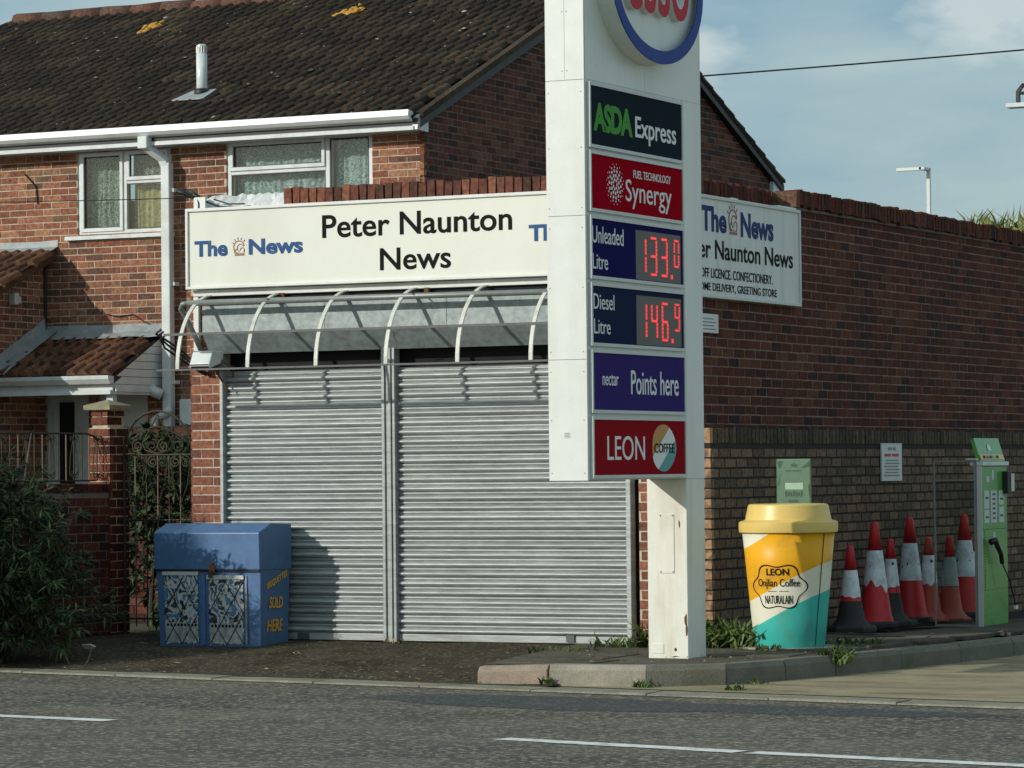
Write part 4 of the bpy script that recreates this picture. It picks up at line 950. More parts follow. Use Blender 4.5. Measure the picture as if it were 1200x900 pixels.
for p_, zb, ds in ((PANELS[2], 2.675, '1330'), (PANELS[3], 2.225, '1469')):
    dsp = part('display', 'p_led', p_, (PU1 + .0121, PU1 + .0123, -2.46, -1.70, zb - .025, zb + .315))
    for i, ch_ in enumerate(ds):
        if i < 3: led(dsp, ch_, -2.40 + i * .18, zb + .01, .105, .27)
        else: led(dsp, ch_, -1.82, zb + .085, .085, .195)
    part('decimal_point', 'led', dsp, (PU1 + .0125, PU1 + .0185, -1.875, -1.85, zb, zb + .03))
text('nectar', 'white_txt', PANELS[4], pt, -3.025, 1.91, .255, .075)
text('Points here', 'white_txt', PANELS[4], pt, -2.565, 1.855, .80, .165, bold=.004)
text('LEON', 'white_txt', PANELS[5], pt, -2.96, 1.405, .61, .165, bold=.0)
# coffee badge: three slanted bands in a rounded lozenge
bc, br, bz = -2.03, .205, .165
outl = [(bc + br * math.cos(t) * (1 + .05 * math.cos(3 * t)), 1.488 + bz * math.sin(t)) for t in (6.2832 * i / 40 for i in range(40))]
def band(lo, hi, mat_):
    f_ = lambda p: (p[0] - bc) * .7 - (p[1] - 1.488)
    def clipp(poly, fn):
        res = []
        for a, b in zip(poly, poly[1:] + poly[:1]):
            va, vb = fn(a), fn(b)
            if va >= 0: res.append(a)
            if va * vb < 0: t = va / (va - vb); res.append((a[0] + (b[0] - a[0]) * t, a[1] + (b[1] - a[1]) * t))
        return res
    q = clipp(clipp(outl, lambda p: f_(p) - lo), lambda p: hi - f_(p))
    MB().add([pt(x, y, .002) for x, y in q], [tuple(range(len(q)))]).build('badge', mat_, PANELS[5])
band(-9, -.075, 'orange_p'); band(-.073, .085, 'white_txt'); band(.087, 9, 'teal_p')
text('COFFEE', 'black_txt', PANELS[5], lambda a, z, d: (PU1 + .0148 + d, a, z), -2.19, 1.455, .34, .065, bold=.0)
# roundel
EC, EZ, EA, EB = -2.30, 4.697, .768, .552
def ell(a, b, n=64): return [(EC + a * math.cos(6.28318 * i / n), EZ + b * math.sin(6.28318 * i / n)) for i in range(n)]
def ring(name, o, i, x0, x1, mat_, parent):
    n = len(o); m = MB()
    m.add([(x0, a, z) for a, z in o] + [(x1, a, z) for a, z in o] + [(x1, a, z) for a, z in i] + [(x0, a, z) for a, z in i], [(k + s_ * n, (k + 1) % n + s_ * n, (k + 1) % n + ((s_ + 1) % 4) * n, k + ((s_ + 1) % 4) * n) for s_ in range(4) for k in range(n)])
    return m.build(name, mat_, parent)
rd = ring('roundel', ell(EA, EB), ell(EA - .012, EB - .012), PU1 + .0015, PU1 + .128, 'pylon', py); rd['label'] = 'oval blue ringed roundel with red lettering'
ring('ring', ell(EA, EB), ell(EA - .092, EB - .092), PU1 + .1285, PU1 + .136, 'esso_blue', rd)
MB().add([(PU1 + .085, a, z) for a, z in ell(EA - .0125, EB - .0125)], [tuple(range(64))]).build('face', 'pylon', rd)
text('esso', 'pylon', rd, lambda a, z, d: (PU1 + .0855 + d, a, z), -2.815, EZ - .219, 1.04, .42, bold=.012, th=.045, name='letter_block')
text('esso', 'esso_red', rd, lambda a, z, d: (PU1 + .131 + d, a, z), -2.815, EZ - .219, 1.04, .42, bold=.010, th=.002, name='letter_face')
# ---------------------------------------------------------------- giant coffee cup bin
CUP = Vector((.943, -.056, 0))
rgt = Vector((.894, .448, 0)); fwd = Vector((-.448, .894, 0))           # how the printed side is turned
m_ = bpy.data.materials.new('cup print'); m_.use_nodes = True; t_ = m_.node_tree; b_ = t_.nodes['Principled BSDF']; lk = t_.links.new
geo = t_.nodes.new('ShaderNodeTexCoord'); dt = t_.nodes.new('ShaderNodeVectorMath'); dt.operation = 'DOT_PRODUCT'; dt.inputs[1].default_value = (-.50 * rgt.x, -.50 * rgt.y, 1)
cn = t_.nodes.new('ShaderNodeTexNoise'); cn.inputs['Scale'].default_value = 4
dv = t_.nodes.new('ShaderNodeVectorMath'); dv.operation = 'DOT_PRODUCT'; dv.inputs[1].default_value = (rgt.x, rgt.y, 0)
sq = t_.nodes.new('ShaderNodeMath'); sq.operation = 'MULTIPLY'; ad_ = t_.nodes.new('ShaderNodeMath'); ad_.operation = 'MULTIPLY_ADD'; ad_.inputs[1].default_value = .35
lk(geo.outputs['Object'], dt.inputs[0]); lk(geo.outputs['Object'], dv.inputs[0]); lk(dv.outputs['Value'], sq.inputs[0]); lk(dv.outputs['Value'], sq.inputs[1])
lk(sq.outputs[0], ad_.inputs[0]); lk(dt.outputs['Value'], ad_.inputs[2])
cr_ = t_.nodes.new('ShaderNodeValToRGB'); cr_.color_ramp.interpolation = 'CONSTANT'; e = cr_.color_ramp.elements
e[0].position = 0; e[0].color = (.055, .50, .43, 1); e[1].position = .315; e[1].color = (.80, .77, .62, 1)
for p_, c_ in ((.525, (.86, .42, .010, 1)), (.945, (.80, .77, .62, 1))): q = e.new(p_); q.color = c_
lk(ad_.outputs[0], cr_.inputs[0]); cn.inputs['Detail'].default_value = 9; cn.inputs['Roughness'].default_value = .7; lk(geo.outputs['Object'], cn.inputs['Vector'])
cd_ = t_.nodes.new('ShaderNodeMapRange'); cd_.inputs['From Min'].default_value = .52; cd_.inputs['From Max'].default_value = .8; cd_.inputs['To Max'].default_value = .7; lk(cn.outputs['Fac'], cd_.inputs[0])
cg = t_.nodes.new('ShaderNodeMix'); cg.data_type = 'RGBA'; cg.inputs[7].default_value = (.22, .17, .09, 1); lk(cd_.outputs[0], cg.inputs[0]); lk(cr_.outputs[0], cg.inputs[6]); lk(cg.outputs[2], b_.inputs['Base Color']); b_.inputs['Roughness'].default_value = .42; b_.inputs['Specular IOR Level'].default_value = .3
M['cup'] = m_
cup = thing('coffee_cup_bin', 'giant takeaway coffee cup bin in orange, white and turquoise with yellow lid', 'litter bin', CUP)
CR = lambda z: .262 + (.345 - .262) * z / .86
m = MB().lathe([(CR(0) - .012, .0), (CR(0), .012)] + [(CR(z), z) for z in (.2, .4, .6, .86)], 64); body_ = m.build('cup_body', 'cup', cup, smooth=True, local=True)
m = MB().lathe([(.355, .855), (.368, .862), (.372, .90), (.370, .935), (.352, .945), (.335, .948), (.322, .955), (.300, 1.06), (.292, 1.068), (.27, 1.072), (.0, 1.072)], 64, cap=False); lid = m.build('lid', 'lid', cup, smooth=True, local=True)
lid.data.polygons.foreach_set('use_smooth', [True] * len(lid.data.polygons))
mm = lid.modifiers.new('edges', 'EDGE_SPLIT'); mm.split_angle = R(32)
for j in range(40):
    t = 6.2832 * j / 40
    o = MB().box(-.006, .006, .366, .3745, .875, .925); o.v = [(x * math.cos(t) - y * math.sin(t), x * math.sin(t) + y * math.cos(t), z) for x, y, z in o.v]
    if math.cos(t + .5) > 0 and False: pass
ANG0 = math.atan2(-fwd.y, -fwd.x)
def cupmap(a, z, d):
    r = CR(z) + .0015 + d; th_ = ANG0 + a / .31; return (r * math.cos(th_), r * math.sin(th_), z)
text('LEON', 'black_txt', cup, cupmap, -.195, .635 - .09, .17, .052, bold=.02, local=True)
text('Onjlian Coffee', 'black_txt', cup, cupmap, -.275, .445, .33, .075, bold=-.004, local=True)
text('NATURALAIN', 'black_txt', cup, cupmap, -.22, .335, .22, .062, bold=-.005, local=True)
m = MB()
def cloud(t):
    return (-.112 + .215 * math.cos(t) * (1 + .10 * math.cos(6 * t)), .462 + .165 * math.sin(t) * (1 + .10 * math.cos(6 * t)))
n = 72
for w0, w1, th_ in ((.0, .011, .002),):
    pts = [cloud(6.28318 * i / n) for i in range(n)]
    inn = [(-.115 + (a + .115) * .955, .455 + (z - .455) * .945) for a, z in pts]
    m.add([cupmap(a, z, .0015) for a, z in pts] + [cupmap(a, z, .0015) for a, z in inn], [(i, (i + 1) % n, n + (i + 1) % n, n + i) for i in range(n)])
for a0, a1 in ((-.19, -.12), (-.10, -.03)): m.add([cupmap(a0, .425, .0015), cupmap(a1, .425, .0015), cupmap(a1, .429, .0015), cupmap(a0, .429, .0015)], [(0, 1, 2, 3)])
m.build('badge_outline', 'black_txt', cup, local=True)
m = MB()
for z0 in (.0,):
    pts = [(a, z) for z in (.02, .3, .6, .85) for a in (.215, .223)]
    m.add([cupmap(a + z * .03, z, .002) for a, z in pts], [(2 * i, 2 * i + 1, 2 * i + 3, 2 * i + 2) for i in range(3)])
m.build('seam', 'rubber', cup, local=True)
bp_ = MB().lathe([(.36, -.006), (.36, .004), (.352, .008), (.0, .008)], 40, cap=False); bp_.build('base_plate', 'concrete', cup, local=True)

# green notice on a post behind the cup
gn = thing('green_notice', 'pale green notice board standing behind the coffee cup bin', 'notice', (.83, .30, 0))
part('post', 'steel', gn, (.81, .85, .30, .33, -.01, 1.05))
part('board', 'sign_green', gn, (.69, .975, .27, .298, .98, 1.408), bevel=.012)
fg = front(.2695)
M['dkgreen'] = material('dark green print', (.03, .07, .04), .5, var=.1, bump=0); M['palegreen'] = material('pale green print', (.32, .46, .34), .5, var=.1, bump=0)
for c in ([(.70, 1.39), (.75, 1.39), (.72, 1.33)], [(.90, 1.34), (.965, 1.39), (.965, 1.35), (.92, 1.335)], [(.81, 1.365), (.84, 1.375), (.87, 1.36), (.86, 1.345), (.815, 1.348)], [(.70, 1.2), (.715, 1.25), (.73, 1.3), (.715, 1.21)], [(.965, 1.1), (.95, 1.2), (.965, 1.22)]):
    MB().add([fg(a, z, .001) for a, z in c], [tuple(range(len(c)))]).build('print', 'dkgreen', gn)
part('print', 'palegreen', gn, (.765, .91, .268, .2692, 1.175, 1.225))
for k, (x0, x1, z0, z1) in enumerate([(.765 + i * .021, .780 + i * .021, 1.12 + (i % 2) * .004, 1.162 - (i % 3) * .004) for i in range(7)] + [(.79, .87, 1.078, 1.095), (.77, .815, 1.312, 1.320), (.825, .90, 1.312, 1.320)]): part('print', 'dkgreen', gn, (x0, x1, .268, .2692, z0, z1))

gn.location.y += .06
# notice on the low wall
wn2 = thing('parking_notice', 'white framed notice with red and black print on the low brown wall', 'notice', (.26, 4.0, 1.22))
part('board', 'sidesign', wn2, (.256, .268, 3.76, 4.24, 1.225, 1.53)); part('border', 'frame_grey', wn2, (.256, .2695, 3.75, 4.25, 1.5305, 1.54), (.256, .2695, 3.75, 4.25, 1.215, 1.2245), (.256, .2695, 3.75, 3.7595, 1.2245, 1.5305), (.256, .2695, 4.2405, 4.25, 1.2245, 1.5305))
fw_ = side(.2682)
for y0, y1, z0, z1, q in ((3.90, 4.0, 1.478, 1.505, 'steel'), (4.02, 4.10, 1.478, 1.505, 'steel'), (3.82, 3.98, 1.425, 1.449, 'cone_red'), (4.0, 4.17, 1.425, 1.449, 'cone_red')): part('print_line', q, wn2, (.2682, .2688, y0, y1, z0, z1))
for k in range(6): part('print_line', 'steel', wn2, (.2682, .2688, 3.81 + .02 * (k % 3), 4.19 - .03 * (k % 2), 1.255 + k * .026, 1.268 + k * .026))

# ---------------------------------------------------------------- traffic cones
def cone(loc, H, r0, rt, style, label, rz=0.0):
    o = thing('traffic_cone', label, 'traffic cone', loc, rz, 'traffic cones along the low wall')
    top, sleeve, low, base = style['m']; z1, z2 = style['z']
    rr = lambda z: r0 + (rt - r0) * (z / H)
    bw = style.get('bw', .20); bh = style.get('bh', .04)
    pts = []
    n = 8; m = MB()
    ring_ = lambda w, z: [(w * c_ , w * s_, z) for c_, s_ in ((1, .55), (.55, 1), (-.55, 1), (-1, .55), (-1, -.55), (-.55, -1), (.55, -1), (1, -.55))]
    rs_ = [ring_(bw, 0), ring_(bw, bh * .7), ring_(bw * .93, bh)]
    m.add([p for q in rs_ for p in q], [(k * 8 + j, k * 8 + (j + 1) % 8, k * 8 + 8 + (j + 1) % 8, k * 8 + 8 + j) for k in range(2) for j in range(8)] + [tuple(range(16, 24)), tuple(range(7, -1, -1))])
    m.build('base', base, o, local=True, bevel=.006)
    fl = style.get('flare', .02)
    m = MB().lathe([(rr(0) + fl, bh), (rr(.03) + fl * .45, bh + .03), (rr(.06) + fl * .1, bh + .06), (rr(z1), z1)], 28, cap=False); m.build('body', low, o, smooth=True, local=True)
    if style.get('band'): zb = style['band']; m = MB().lathe([(rr(zb) + .003, zb), (rr(z1) + .003, z1)], 28, cap=False); m.build('red_band', 'cone_red', o, smooth=True, local=True)
    m = MB(); nn = 28; tear = style.get('tear', 0)
    rows = []
    for i, f_ in enumerate((0, .33, .66, 1)):
        for j in range(nn):
            t = 6.28318 * j / nn; zlo = z1 - tear * (.5 + .28 * math.sin(2 * t + loc[1] * 7) + .22 * math.sin(7 * t + loc[0] * 31))
            z = zlo + (z2 - zlo) * f_; r = rr(z) + .004; rows.append((r * math.cos(t), r * math.sin(t), z))
    m.add(rows, [(i * nn + j, i * nn + (j + 1) % nn, (i + 1) * nn + (j + 1) % nn, (i + 1) * nn + j) for i in range(3) for j in range(nn)]); m.build('sleeve', sleeve, o, smooth=True, local=True)
    m = MB().lathe([(rr(z2) + .001, z2), (rr(H - .02), H - .02), (rt * .9, H - .006), (rt * .6, H)], 28); m.build('tip', top, o, smooth=True, local=True)
    return o
S_black = dict(m=('cone_red', 'cone_white', 'rubber', 'rubber'), z=(.30, .50), bw=.20, bh=.05, flare=.05, tear=.03, band=.19)
S_big = dict(m=('cone_red', 'cone_white', 'cone_red', 'rubber'), z=(.36, .68), bw=.19, bh=.05, flare=.012)
S_torn = dict(m=('cone_red', 'cone_white', 'cone_red', 'rubber'), z=(.40, .64), bw=.18, bh=.05, flare=.012, tear=.12)
S_mid = dict(m=('cone_orange', 'cone_white', 'cone_orange', 'cone_orange'), z=(.36, .57), bw=.17, bh=.03, flare=.05, tear=.06)
S_dull = dict(m=('cone_red', 'cone_grey', 'cone_orange', 'cone_orange'), z=(.30, .55), bw=.17, bh=.03, flare=.05)
cone((.52, 2.32, .0), .70, .115, .026, S_black, 'black bottomed traffic cone nearest the coffee cup bin', .3)
cone((.44, 3.10, .0), .88, .140, .030, S_torn, 'tall traffic cone with torn white sleeve, second from the coffee cup bin', .6)
cone((.46, 3.42, .0), .73, .105, .026, dict(S_black, z=(.34, .56), band=.24), 'shorter traffic cone squeezed behind the torn sleeved one', .1)
cone((.43, 3.98, .0), .90, .145, .030, dict(S_big, bw=.165), 'tallest bright traffic cone with clean white sleeve, in mid row', .9)
cone((.52, 4.20, .0), .73, .105, .028, S_mid, 'faded orange traffic cone just right of the tallest cone', .2)
cone((.64, 4.40, .0), .73, .105, .028, S_dull, 'dull red traffic cone with grey sleeve left of the clear screen', .5)
cone((.55, 5.05, .0), .91, .150, .030, S_big, 'tall traffic cone behind the clear screen of the green machine', .4)
cone((.47, 5.42, .0), .70, .105, .028, dict(S_mid, m=('cone_red', 'cone_white', 'cone_red', 'rubber')), 'traffic cone half hidden behind the edge of the green machine', .4)

# ---------------------------------------------------------------- green air machine with clear side screen
mc = thing('air_machine', 'slim green self service machine with clear side screen by the low wall', 'machine', (1.1, 3.6, 0))
MX, MY0, MY1 = 1.30, 3.34, 4.00
part('cabinet', 'mach_green', mc, (MX - .035, MX, MY0, MY1, 0, 1.335), bevel=.006)
part('edge_trim', 'frame_grey', mc, (MX - .038, MX + .004, MY0 - .010, MY0 - .001, 0, 1.335))
m = MB().prism([(MX - .02, MY0 + .045, 1.375), (MX - .02, MY1 + .02, 1.375), (MX - .08, MY1 + .02, 1.57), (MX - .08, MY0 + .045, 1.57)], (-.03, 0, -.01)); hd = m.build('header', 'mach_green', mc)
part('header_bar', 'upvc', mc, (MX - .10, MX + .015, MY0, MY1 + .02, 1.338, 1.372), bevel=.004)
hp = lambda a, z, d: (MX - .02 - (z - 1.375) * .308 + .003 + d, a + .03, z)
part('frame', 'steel', mc, (.88, MX - .04, MY0 - .006, MY0 + .012, 1.374, 1.384), (.88, .889, MY0 - .006, MY0 + .012, 0, 1.370), (.895, MX - .04, MY0 - .004, MY0 + .010, 1.215, 1.226), (.895, MX - .04, MY0 - .006, MY0 + .012, .0, .018), (MX - .065, MX - .042, MY0 - .006, MY0 + .012, .02, 1.369))
part('screen', 'glass', mc, (.897, MX - .066, MY0, MY0 + .005, .02, 1.21)); part('top_plate', 'upvc', mc, (MX - .13, MX - .04, MY0 - .02, MY0 + .05, 1.3865, 1.40))
part('hood_rail', 'frame_grey', mc, (MX - .06, MX - .045, MY0 + .013, MY1 - .021, 1.372, 1.386))
ms = side(MX + .0008)
m = MB().add([hp(a_, z_, .002) for a_, z_ in ((MY0 + .28, 1.465), (MY0 + .36, 1.465), (MY0 + .36, 1.50), (MY0 + .32, 1.525), (MY0 + .28, 1.50))], [(0, 1, 2, 3, 4)]); m.build('pictogram', 'white_txt', mc)
m = MB().add([hp(MY0 + .03, 1.39, .002), hp(MY1 - .03, 1.39, .002), hp(MY1 - .03, 1.432, .002), hp(MY0 + .03, 1.432, .002)], [(0, 1, 2, 3)]); m.build('strip', 'lid', mc)
for k, q in enumerate(('navy_txt', 'cone_orange', 'navy_txt', 'mach_green', 'navy_txt')): y_ = MY0 + .09 + k * .085; MB().add([tuple(Vector(hp(a_, z_, .003)) + Vector((.003, 0, 0))) for a_, z_ in ((y_, 1.40), (y_ + .06, 1.40), (y_ + .06, 1.424), (y_, 1.424))], [(0, 1, 2, 3)]).build('print', q, mc)
for (y0, y1, z0, z1) in ((.06, .18, .98, 1.13), (.06, .18, .86, .97), (.23, .38, .86, 1.13), (.44, .57, 1.01, 1.13), (.44, .57, .86, .99), (.26, .31, 1.22, 1.30), (.12, .2, 1.2, 1.25), (.28, .33, .66, .78)):
    part('label_plate', 'sticker', mc, (MX + .0002, MX + .003, MY0 + y0, MY0 + y1, z0, z1))
for y0, z0 in ((.09, 1.06), (.09, .90), (.27, 1.09), (.27, 1.05), (.27, 1.01), (.27, .97), (.27, .93), (.27, .89), (.47, 1.05), (.47, .91)):
    part('print_line', 'dkgreen', mc, (MX + .0032, MX + .004, MY0 + y0, MY0 + y0 + .075, z0, z0 + .018))
part('coin_box', 'black', mc, (MX, MX + .05, MY1 - .12, MY1 - .01, 1.10, 1.29), bevel=.006); part('coin_cover', 'frame_grey', mc, (MX + .051, MX + .055, MY1 - .04, MY1 + .04, 1.12, 1.27))
part('panel_line', 'dkgreen', mc, (MX + .0002, MX + .0012, MY0 + .01, MY1 - .01, .805, .810), (MX + .0002, MX + .0012, MY0 + .01, MY1 - .01, .30, .303))
m = MB()
for k in range(22): m.box(MX + .0002, MX + .002, MY0 + .055, MY0 + .075, .30 + k * .023, .312 + k * .023)
m.build('perforation', 'dkgreen', mc)
m = MB().tube([(MX + .03, MY0 + .12, .70), (MX + .06, MY0 + .16, .715), (MX + .05, MY0 + .22, .68), (MX + .06, MY0 + .30, .60), (MX + .05, MY0 + .36, .52)], .028, 8, .018); m.build('nozzle', 'black', mc, smooth=True)
m = MB().tube([(MX + .05, MY0 + .36, .52), (MX + .07, MY0 + .48, .38), (MX + .07, MY0 + .60, .22), (MX + .05, MY0 + .7, .15)], .006, 5); m.build('lead', 'black', mc); part('tag', 'white_txt', mc, (MX + .04, MX + .06, MY0 + .68, MY0 + .74, .12, .15))

# ---------------------------------------------------------------- blue fuel bunker
bk = thing('fuel_bunker', 'blue steel fuel bunker with torn posters in front of the left shutter', 'storage bunker', (-3.86, -.275, -.045), 0); bk.scale = (.905, .70, 1.02)
m = MB().prism([(-.52, -.31, 0), (-.52, .30, 0), (-.52, .33, .93), (-.52, -.345, .62)], (1.04, 0, 0))
m.v = [(x * (1 if z < .3 else 1.035), y, z) for x, y, z in m.v]; bkb = m.build('body', 'bunker', bk, local=True, bevel=.006)
m = MB().prism([(-.545, -.375, .605), (-.545, .34, .60), (-.545, .34, .955), (-.545, -.12, .965), (-.545, -.385, .895)], (1.09, 0, 0)); m.build('lid', 'bunker', bk, local=True, bevel=.008)
part('lid_edge', 'black', bk, (-.535, .535, -.368, -.33, .592, .603), local=True)
m = MB().tube([(.055, -.39, .66), (.06, -.40, .60), (.04, -.385, .55)], .022, 8).tube([(.08, -.39, .64), (.085, -.40, .58)], .014, 6); m.build('hasp', 'rust', bk, local=True)
def poster_mat():
    m = bpy.data.materials.new('torn poster print'); m.use_nodes = True; t = m.node_tree; b = t.nodes['Principled BSDF']; L = t.links.new; N = t.nodes.new
    tcx = N('ShaderNodeTexCoord'); no1 = N('ShaderNodeTexNoise'); no1.inputs['Scale'].default_value = 7; no1.inputs['Detail'].default_value = 3; no1.inputs['Distortion'].default_value = 2.2; L(tcx.outputs['Object'], no1.inputs[0])
    r = N('ShaderNodeValToRGB'); r.color_ramp.interpolation = 'LINEAR'; e = r.color_ramp.elements
    e[0].position = .32; e[0].color = (.012, .02, .03, 1); e[1].position = .41; e[1].color = (.06, .09, .11, 1)
    for p, c in ((.43, (.46, .49, .50, 1)), (.53, (.60, .62, .61, 1)), (.56, (.12, .14, .15, 1)), (.60, (.05, .20, .36, 1)), (.70, (.10, .28, .44, 1))): q = e.new(p); q.color = c
    L(no1.outputs['Fac'], r.inputs[0]); L(r.outputs[0], b.inputs['Base Color']); b.inputs['Roughness'].default_value = .35
    return m
M['poster'] = poster_mat(); M['poster_low'] = material('pale poster foot', (.42, .43, .42), .4, var=.5, scale=9, fine=25, bump=0, dirt=((.10, .11, .12), .8, 11, None))
M['poster_bar'] = material('poster clip', (.55, .57, .55), .4, var=.2)
for (x0, x1, z0, z1) in ((-.455, -.105, .025, .565), (.005, .36, .02, .535)):
    yy = -.338
    slope = lambda z: -.3118 - .0352 * min(z, .62) / .62 - .006
    po_ = MB(); nx = 10
    zs = [z0 + (z1 - z0) * k / 6 for k in range(7)]
    for z in zs:
        for i in range(nx + 1):
            edge_j = random.uniform(-.012, .012) if z == zs[0] else 0
            po_.v.append((x0 + (x1 - x0) * i / nx + (random.uniform(-.01, .004) if i == nx and z < zs[4] else 0), slope(z) - .002 + random.uniform(-.0015, .0), z + edge_j))
    po_.f = [(j * (nx + 1) + i, j * (nx + 1) + i + 1, (j + 1) * (nx + 1) + i + 1, (j + 1) * (nx + 1) + i) for j in range(6) for i in range(nx)]
    p_ = po_.build('poster', 'poster', bk, local=True)
    zf = z0 + .17; q = MB().add([(x0 + .004, slope(z0) - .005, z0 + .008), (x1 - .02, slope(z0) - .005, z0 + .008), (x1 - .012, slope(zf) - .005, zf - .01), (x0 + .004, slope(zf) - .005, zf)], [(0, 1, 2, 3)]); q.build('poster_foot', 'poster_low', p_, local=True)
    q = MB()
    for k in range(9): a = x0 + .02 + k * .036; q.add([(a, slope(zf) - .0062, zf - .034), (a + .022, slope(zf) - .0062, zf - .034), (a + .022, slope(zf) - .0062, zf - .014), (a, slope(zf) - .0062, zf - .014)], [(0, 1, 2, 3)])
    q.build('print_row', 'black_txt', p_, local=True)
    part('poster_clip', 'poster_bar', bk, (x0 - .015, x1 + .01, slope(z1) - .014, slope(z1) - .003, z1 - .004, z1 + .028), local=True)
    g_ = MB(); dx = (x1 - x0)
    for s_ in (1, -1):
        for k in range(-2, 4):
            c = x0 + dx * (k * .5)
            a0, b0, a1, b1 = c, z0, c + s_ * (z1 - z0) * .72, z1
            if s_ < 0: a0, a1 = c + dx * .5, c + dx * .5 - (z1 - z0) * .72
            f0, f1 = 0.0, 1.0
            for f in [i / 60 for i in range(61)]: pass
            ts = [f for f in [i / 60 for i in range(61)] if x0 <= a0 + (a1 - a0) * f <= x1]
            if len(ts) < 3: continue
            P = lambda f: (a0 + (a1 - a0) * f, slope(b0 + (b1 - b0) * f) - .010, b0 + (b1 - b0) * f)
            g_.tube([P(ts[0]), P(ts[-1])], .0035, 5)
    g_.build('wire_guard', 'black', bk, local=True)
part('rail', 'steel', bk, (.385, .40, -.352, -.33, .03, .56), local=True); part('rail', 'bunker', bk, (-.07, -.03, -.352, -.325, .02, .57), local=True)
sd_ = lambda a, z, d: (.5205 + .018 * min(1, max(0, (z - .0) / .3)) + .001 + d, a, z)
text('SOLD', 'yellow_txt', bk, sd_, -.16, .30, .30, .09, bold=.012, local=True, shear=.2); text('HERE', 'yellow_txt', bk, sd_, -.19, .12, .34, .095, bold=.012, local=True, shear=.1)
text('BRIQUETTES', 'yellow_txt', bk, lambda a, z, d: (.5395 + d, a, z + (a + .2) * .22), -.20, .44, .44, .06, bold=.012, local=True)

# ---------------------------------------------------------------- garden wall, pier, railing and gate left of the shop
gw = thing('garden_wall', 'low brick garden wall, toned dark for shade, behind the shrub', 'wall', (-5.5, -1.3, -.1))
m = MB().box(-5.60, -5.407, -3.0, .41, -.15, 1.19); gb = m.build('wall', 'mortar_shop', gw)
brickwork(gb, 'y', -5.403, -3.0, .42, -.12, 1.17, M['brick_dark'], n_obj=200, prefer=lambda a, z: -a)  # dark brick puts the wall's shade into its colour
m = MB(); y = -3.0
while y < .40: m.box(-5.62, -5.395, y, y + .066, 1.192, 1.26 + random.uniform(-.006, .006)); y += .077
m.build('coping_bricks', 'brick_dark', gb, kind='stuff')
gp_ = thing('gate_pier', 'square brick gate pier with stone cap left of the iron gate', 'gate pier', (-5.51, .56, -.1))
m = MB().box(-5.61, -5.408, .432, .705, -.1, 1.735).box(-5.585, -5.432, .44, .69, 1.735, 1.886); gpb = m.build('pier', 'mortar', gp_)
brickwork(gpb, 'x', .423, -5.62, -5.403, -.06, 1.73, M['brick_old'], n_obj=40, phase=.1); brickwork(gpb, 'y', -5.403, .423, .715, -.06, 1.73, M['brick_dark'], n_obj=40)  # shaded face takes a darker brick than the lit front
brickwork(gpb, 'x', .43, -5.59, -5.43, 1.76, 1.88, M['brick_old']); brickwork(gpb, 'y', -5.43, .44, .69, 1.76, 1.88, M['brick_dark'])
m = MB().box(-5.645, -5.38, .39, .735, 1.887, 1.925); m.add([(-5.645, .39, 1.925), (-5.38, .39, 1.925), (-5.38, .735, 1.925), (-5.645, .735, 1.925), (-5.51, .565, 1.975)], [(0, 1, 4), (1, 2, 4), (2, 3, 4), (3, 0, 4)]); m.build('cap', 'capstone', gp_)
rl = thing('iron_railing', 'thin wrought iron railing on top of the garden wall', 'railing', (-5.5, -1.0, 1.26))
RXX = -5.50
m = MB().tube([(RXX, -2.6, 1.68), (RXX, .22, 1.685), (RXX, .32, 1.665), (RXX, .40, 1.63)], .009, 6); m.build('top_rail', 'iron', rl)
m = MB().tube([(RXX, -2.6, 1.29), (RXX, .36, 1.29)], .008, 6); m.build('bottom_rail', 'iron', rl)
def scroll(m, fn, cx, cz, r, turns, sgn, w=.005, up=1):
    pts = []
    k = int(12 * turns)
    for i in range(k + 1):
        t = i / k; rr = r * (1 - .8 * t); a = sgn * (t * turns * 6.2832) + math.pi / 2 * up; pts.append(fn(cx + rr * math.cos(a), cz + rr * math.sin(a)))
    m.tube(pts, w, 5)
y = -2.5; k = 0
while y < .38:
    mat_ = 'iron_pale' if k % 3 == 0 else 'iron'
    m = MB().tube([(RXX, y, 1.29), (RXX, y, 1.68)], .006, 5); m.build('baluster', mat_, rl)
    if k % 3 == 1:
        m = MB(); f_ = lambda a, z: (RXX + .004, a, z)
        m.tube([(RXX, y, 1.67), (RXX, y - .05, 1.50), (RXX, y - .065, 1.34)], .004, 5).tube([(RXX, y, 1.67), (RXX, y + .05, 1.50), (RXX, y + .065, 1.34)], .004, 5)
        scroll(m, f_, y - .03, 1.335, .032, 1.3, 1); scroll(m, f_, y + .03, 1.335, .032, 1.3, -1); scroll(m, f_, y - .035, 1.645, .028, 1.2, -1, up=-1); scroll(m, f_, y + .035, 1.645, .028, 1.2, 1, up=-1)
        m.build('scrollwork', 'iron', rl)
    y += .115; k += 1
m = MB().tube([(RXX + .02, -.62, 1.68), (RXX + .04, -.75, 1.30)], .008, 5); m.build('loose_rod', 'iron_pale', rl)
gt = thing('iron_gate', 'arched wrought iron scroll gate between the brick pier and shop', 'gate', (-5.04, .60, -.05))
GX0, GX1, GY = -5.375, -4.70, .60; GC = (GX0 + GX1) / 2; GR = (GX1 - GX0) / 2
f_ = lambda a, z: (a, GY, z)
m = MB().tube([f_(GX0, .0), f_(GX0, 1.52)] + [f_(GC - GR * math.cos(t), 1.52 + .35 * math.sin(t)) for t in (math.pi * i / 20 for i in range(21))] + [f_(GX1, 0)], .010, 6); m.build('arch_frame', 'iron', gt)
for z in (1.50, .95, .12): m = MB().tube([f_(GX0, z), f_(GX1, z)], .009, 6); m.build('cross_rail', 'iron', gt)
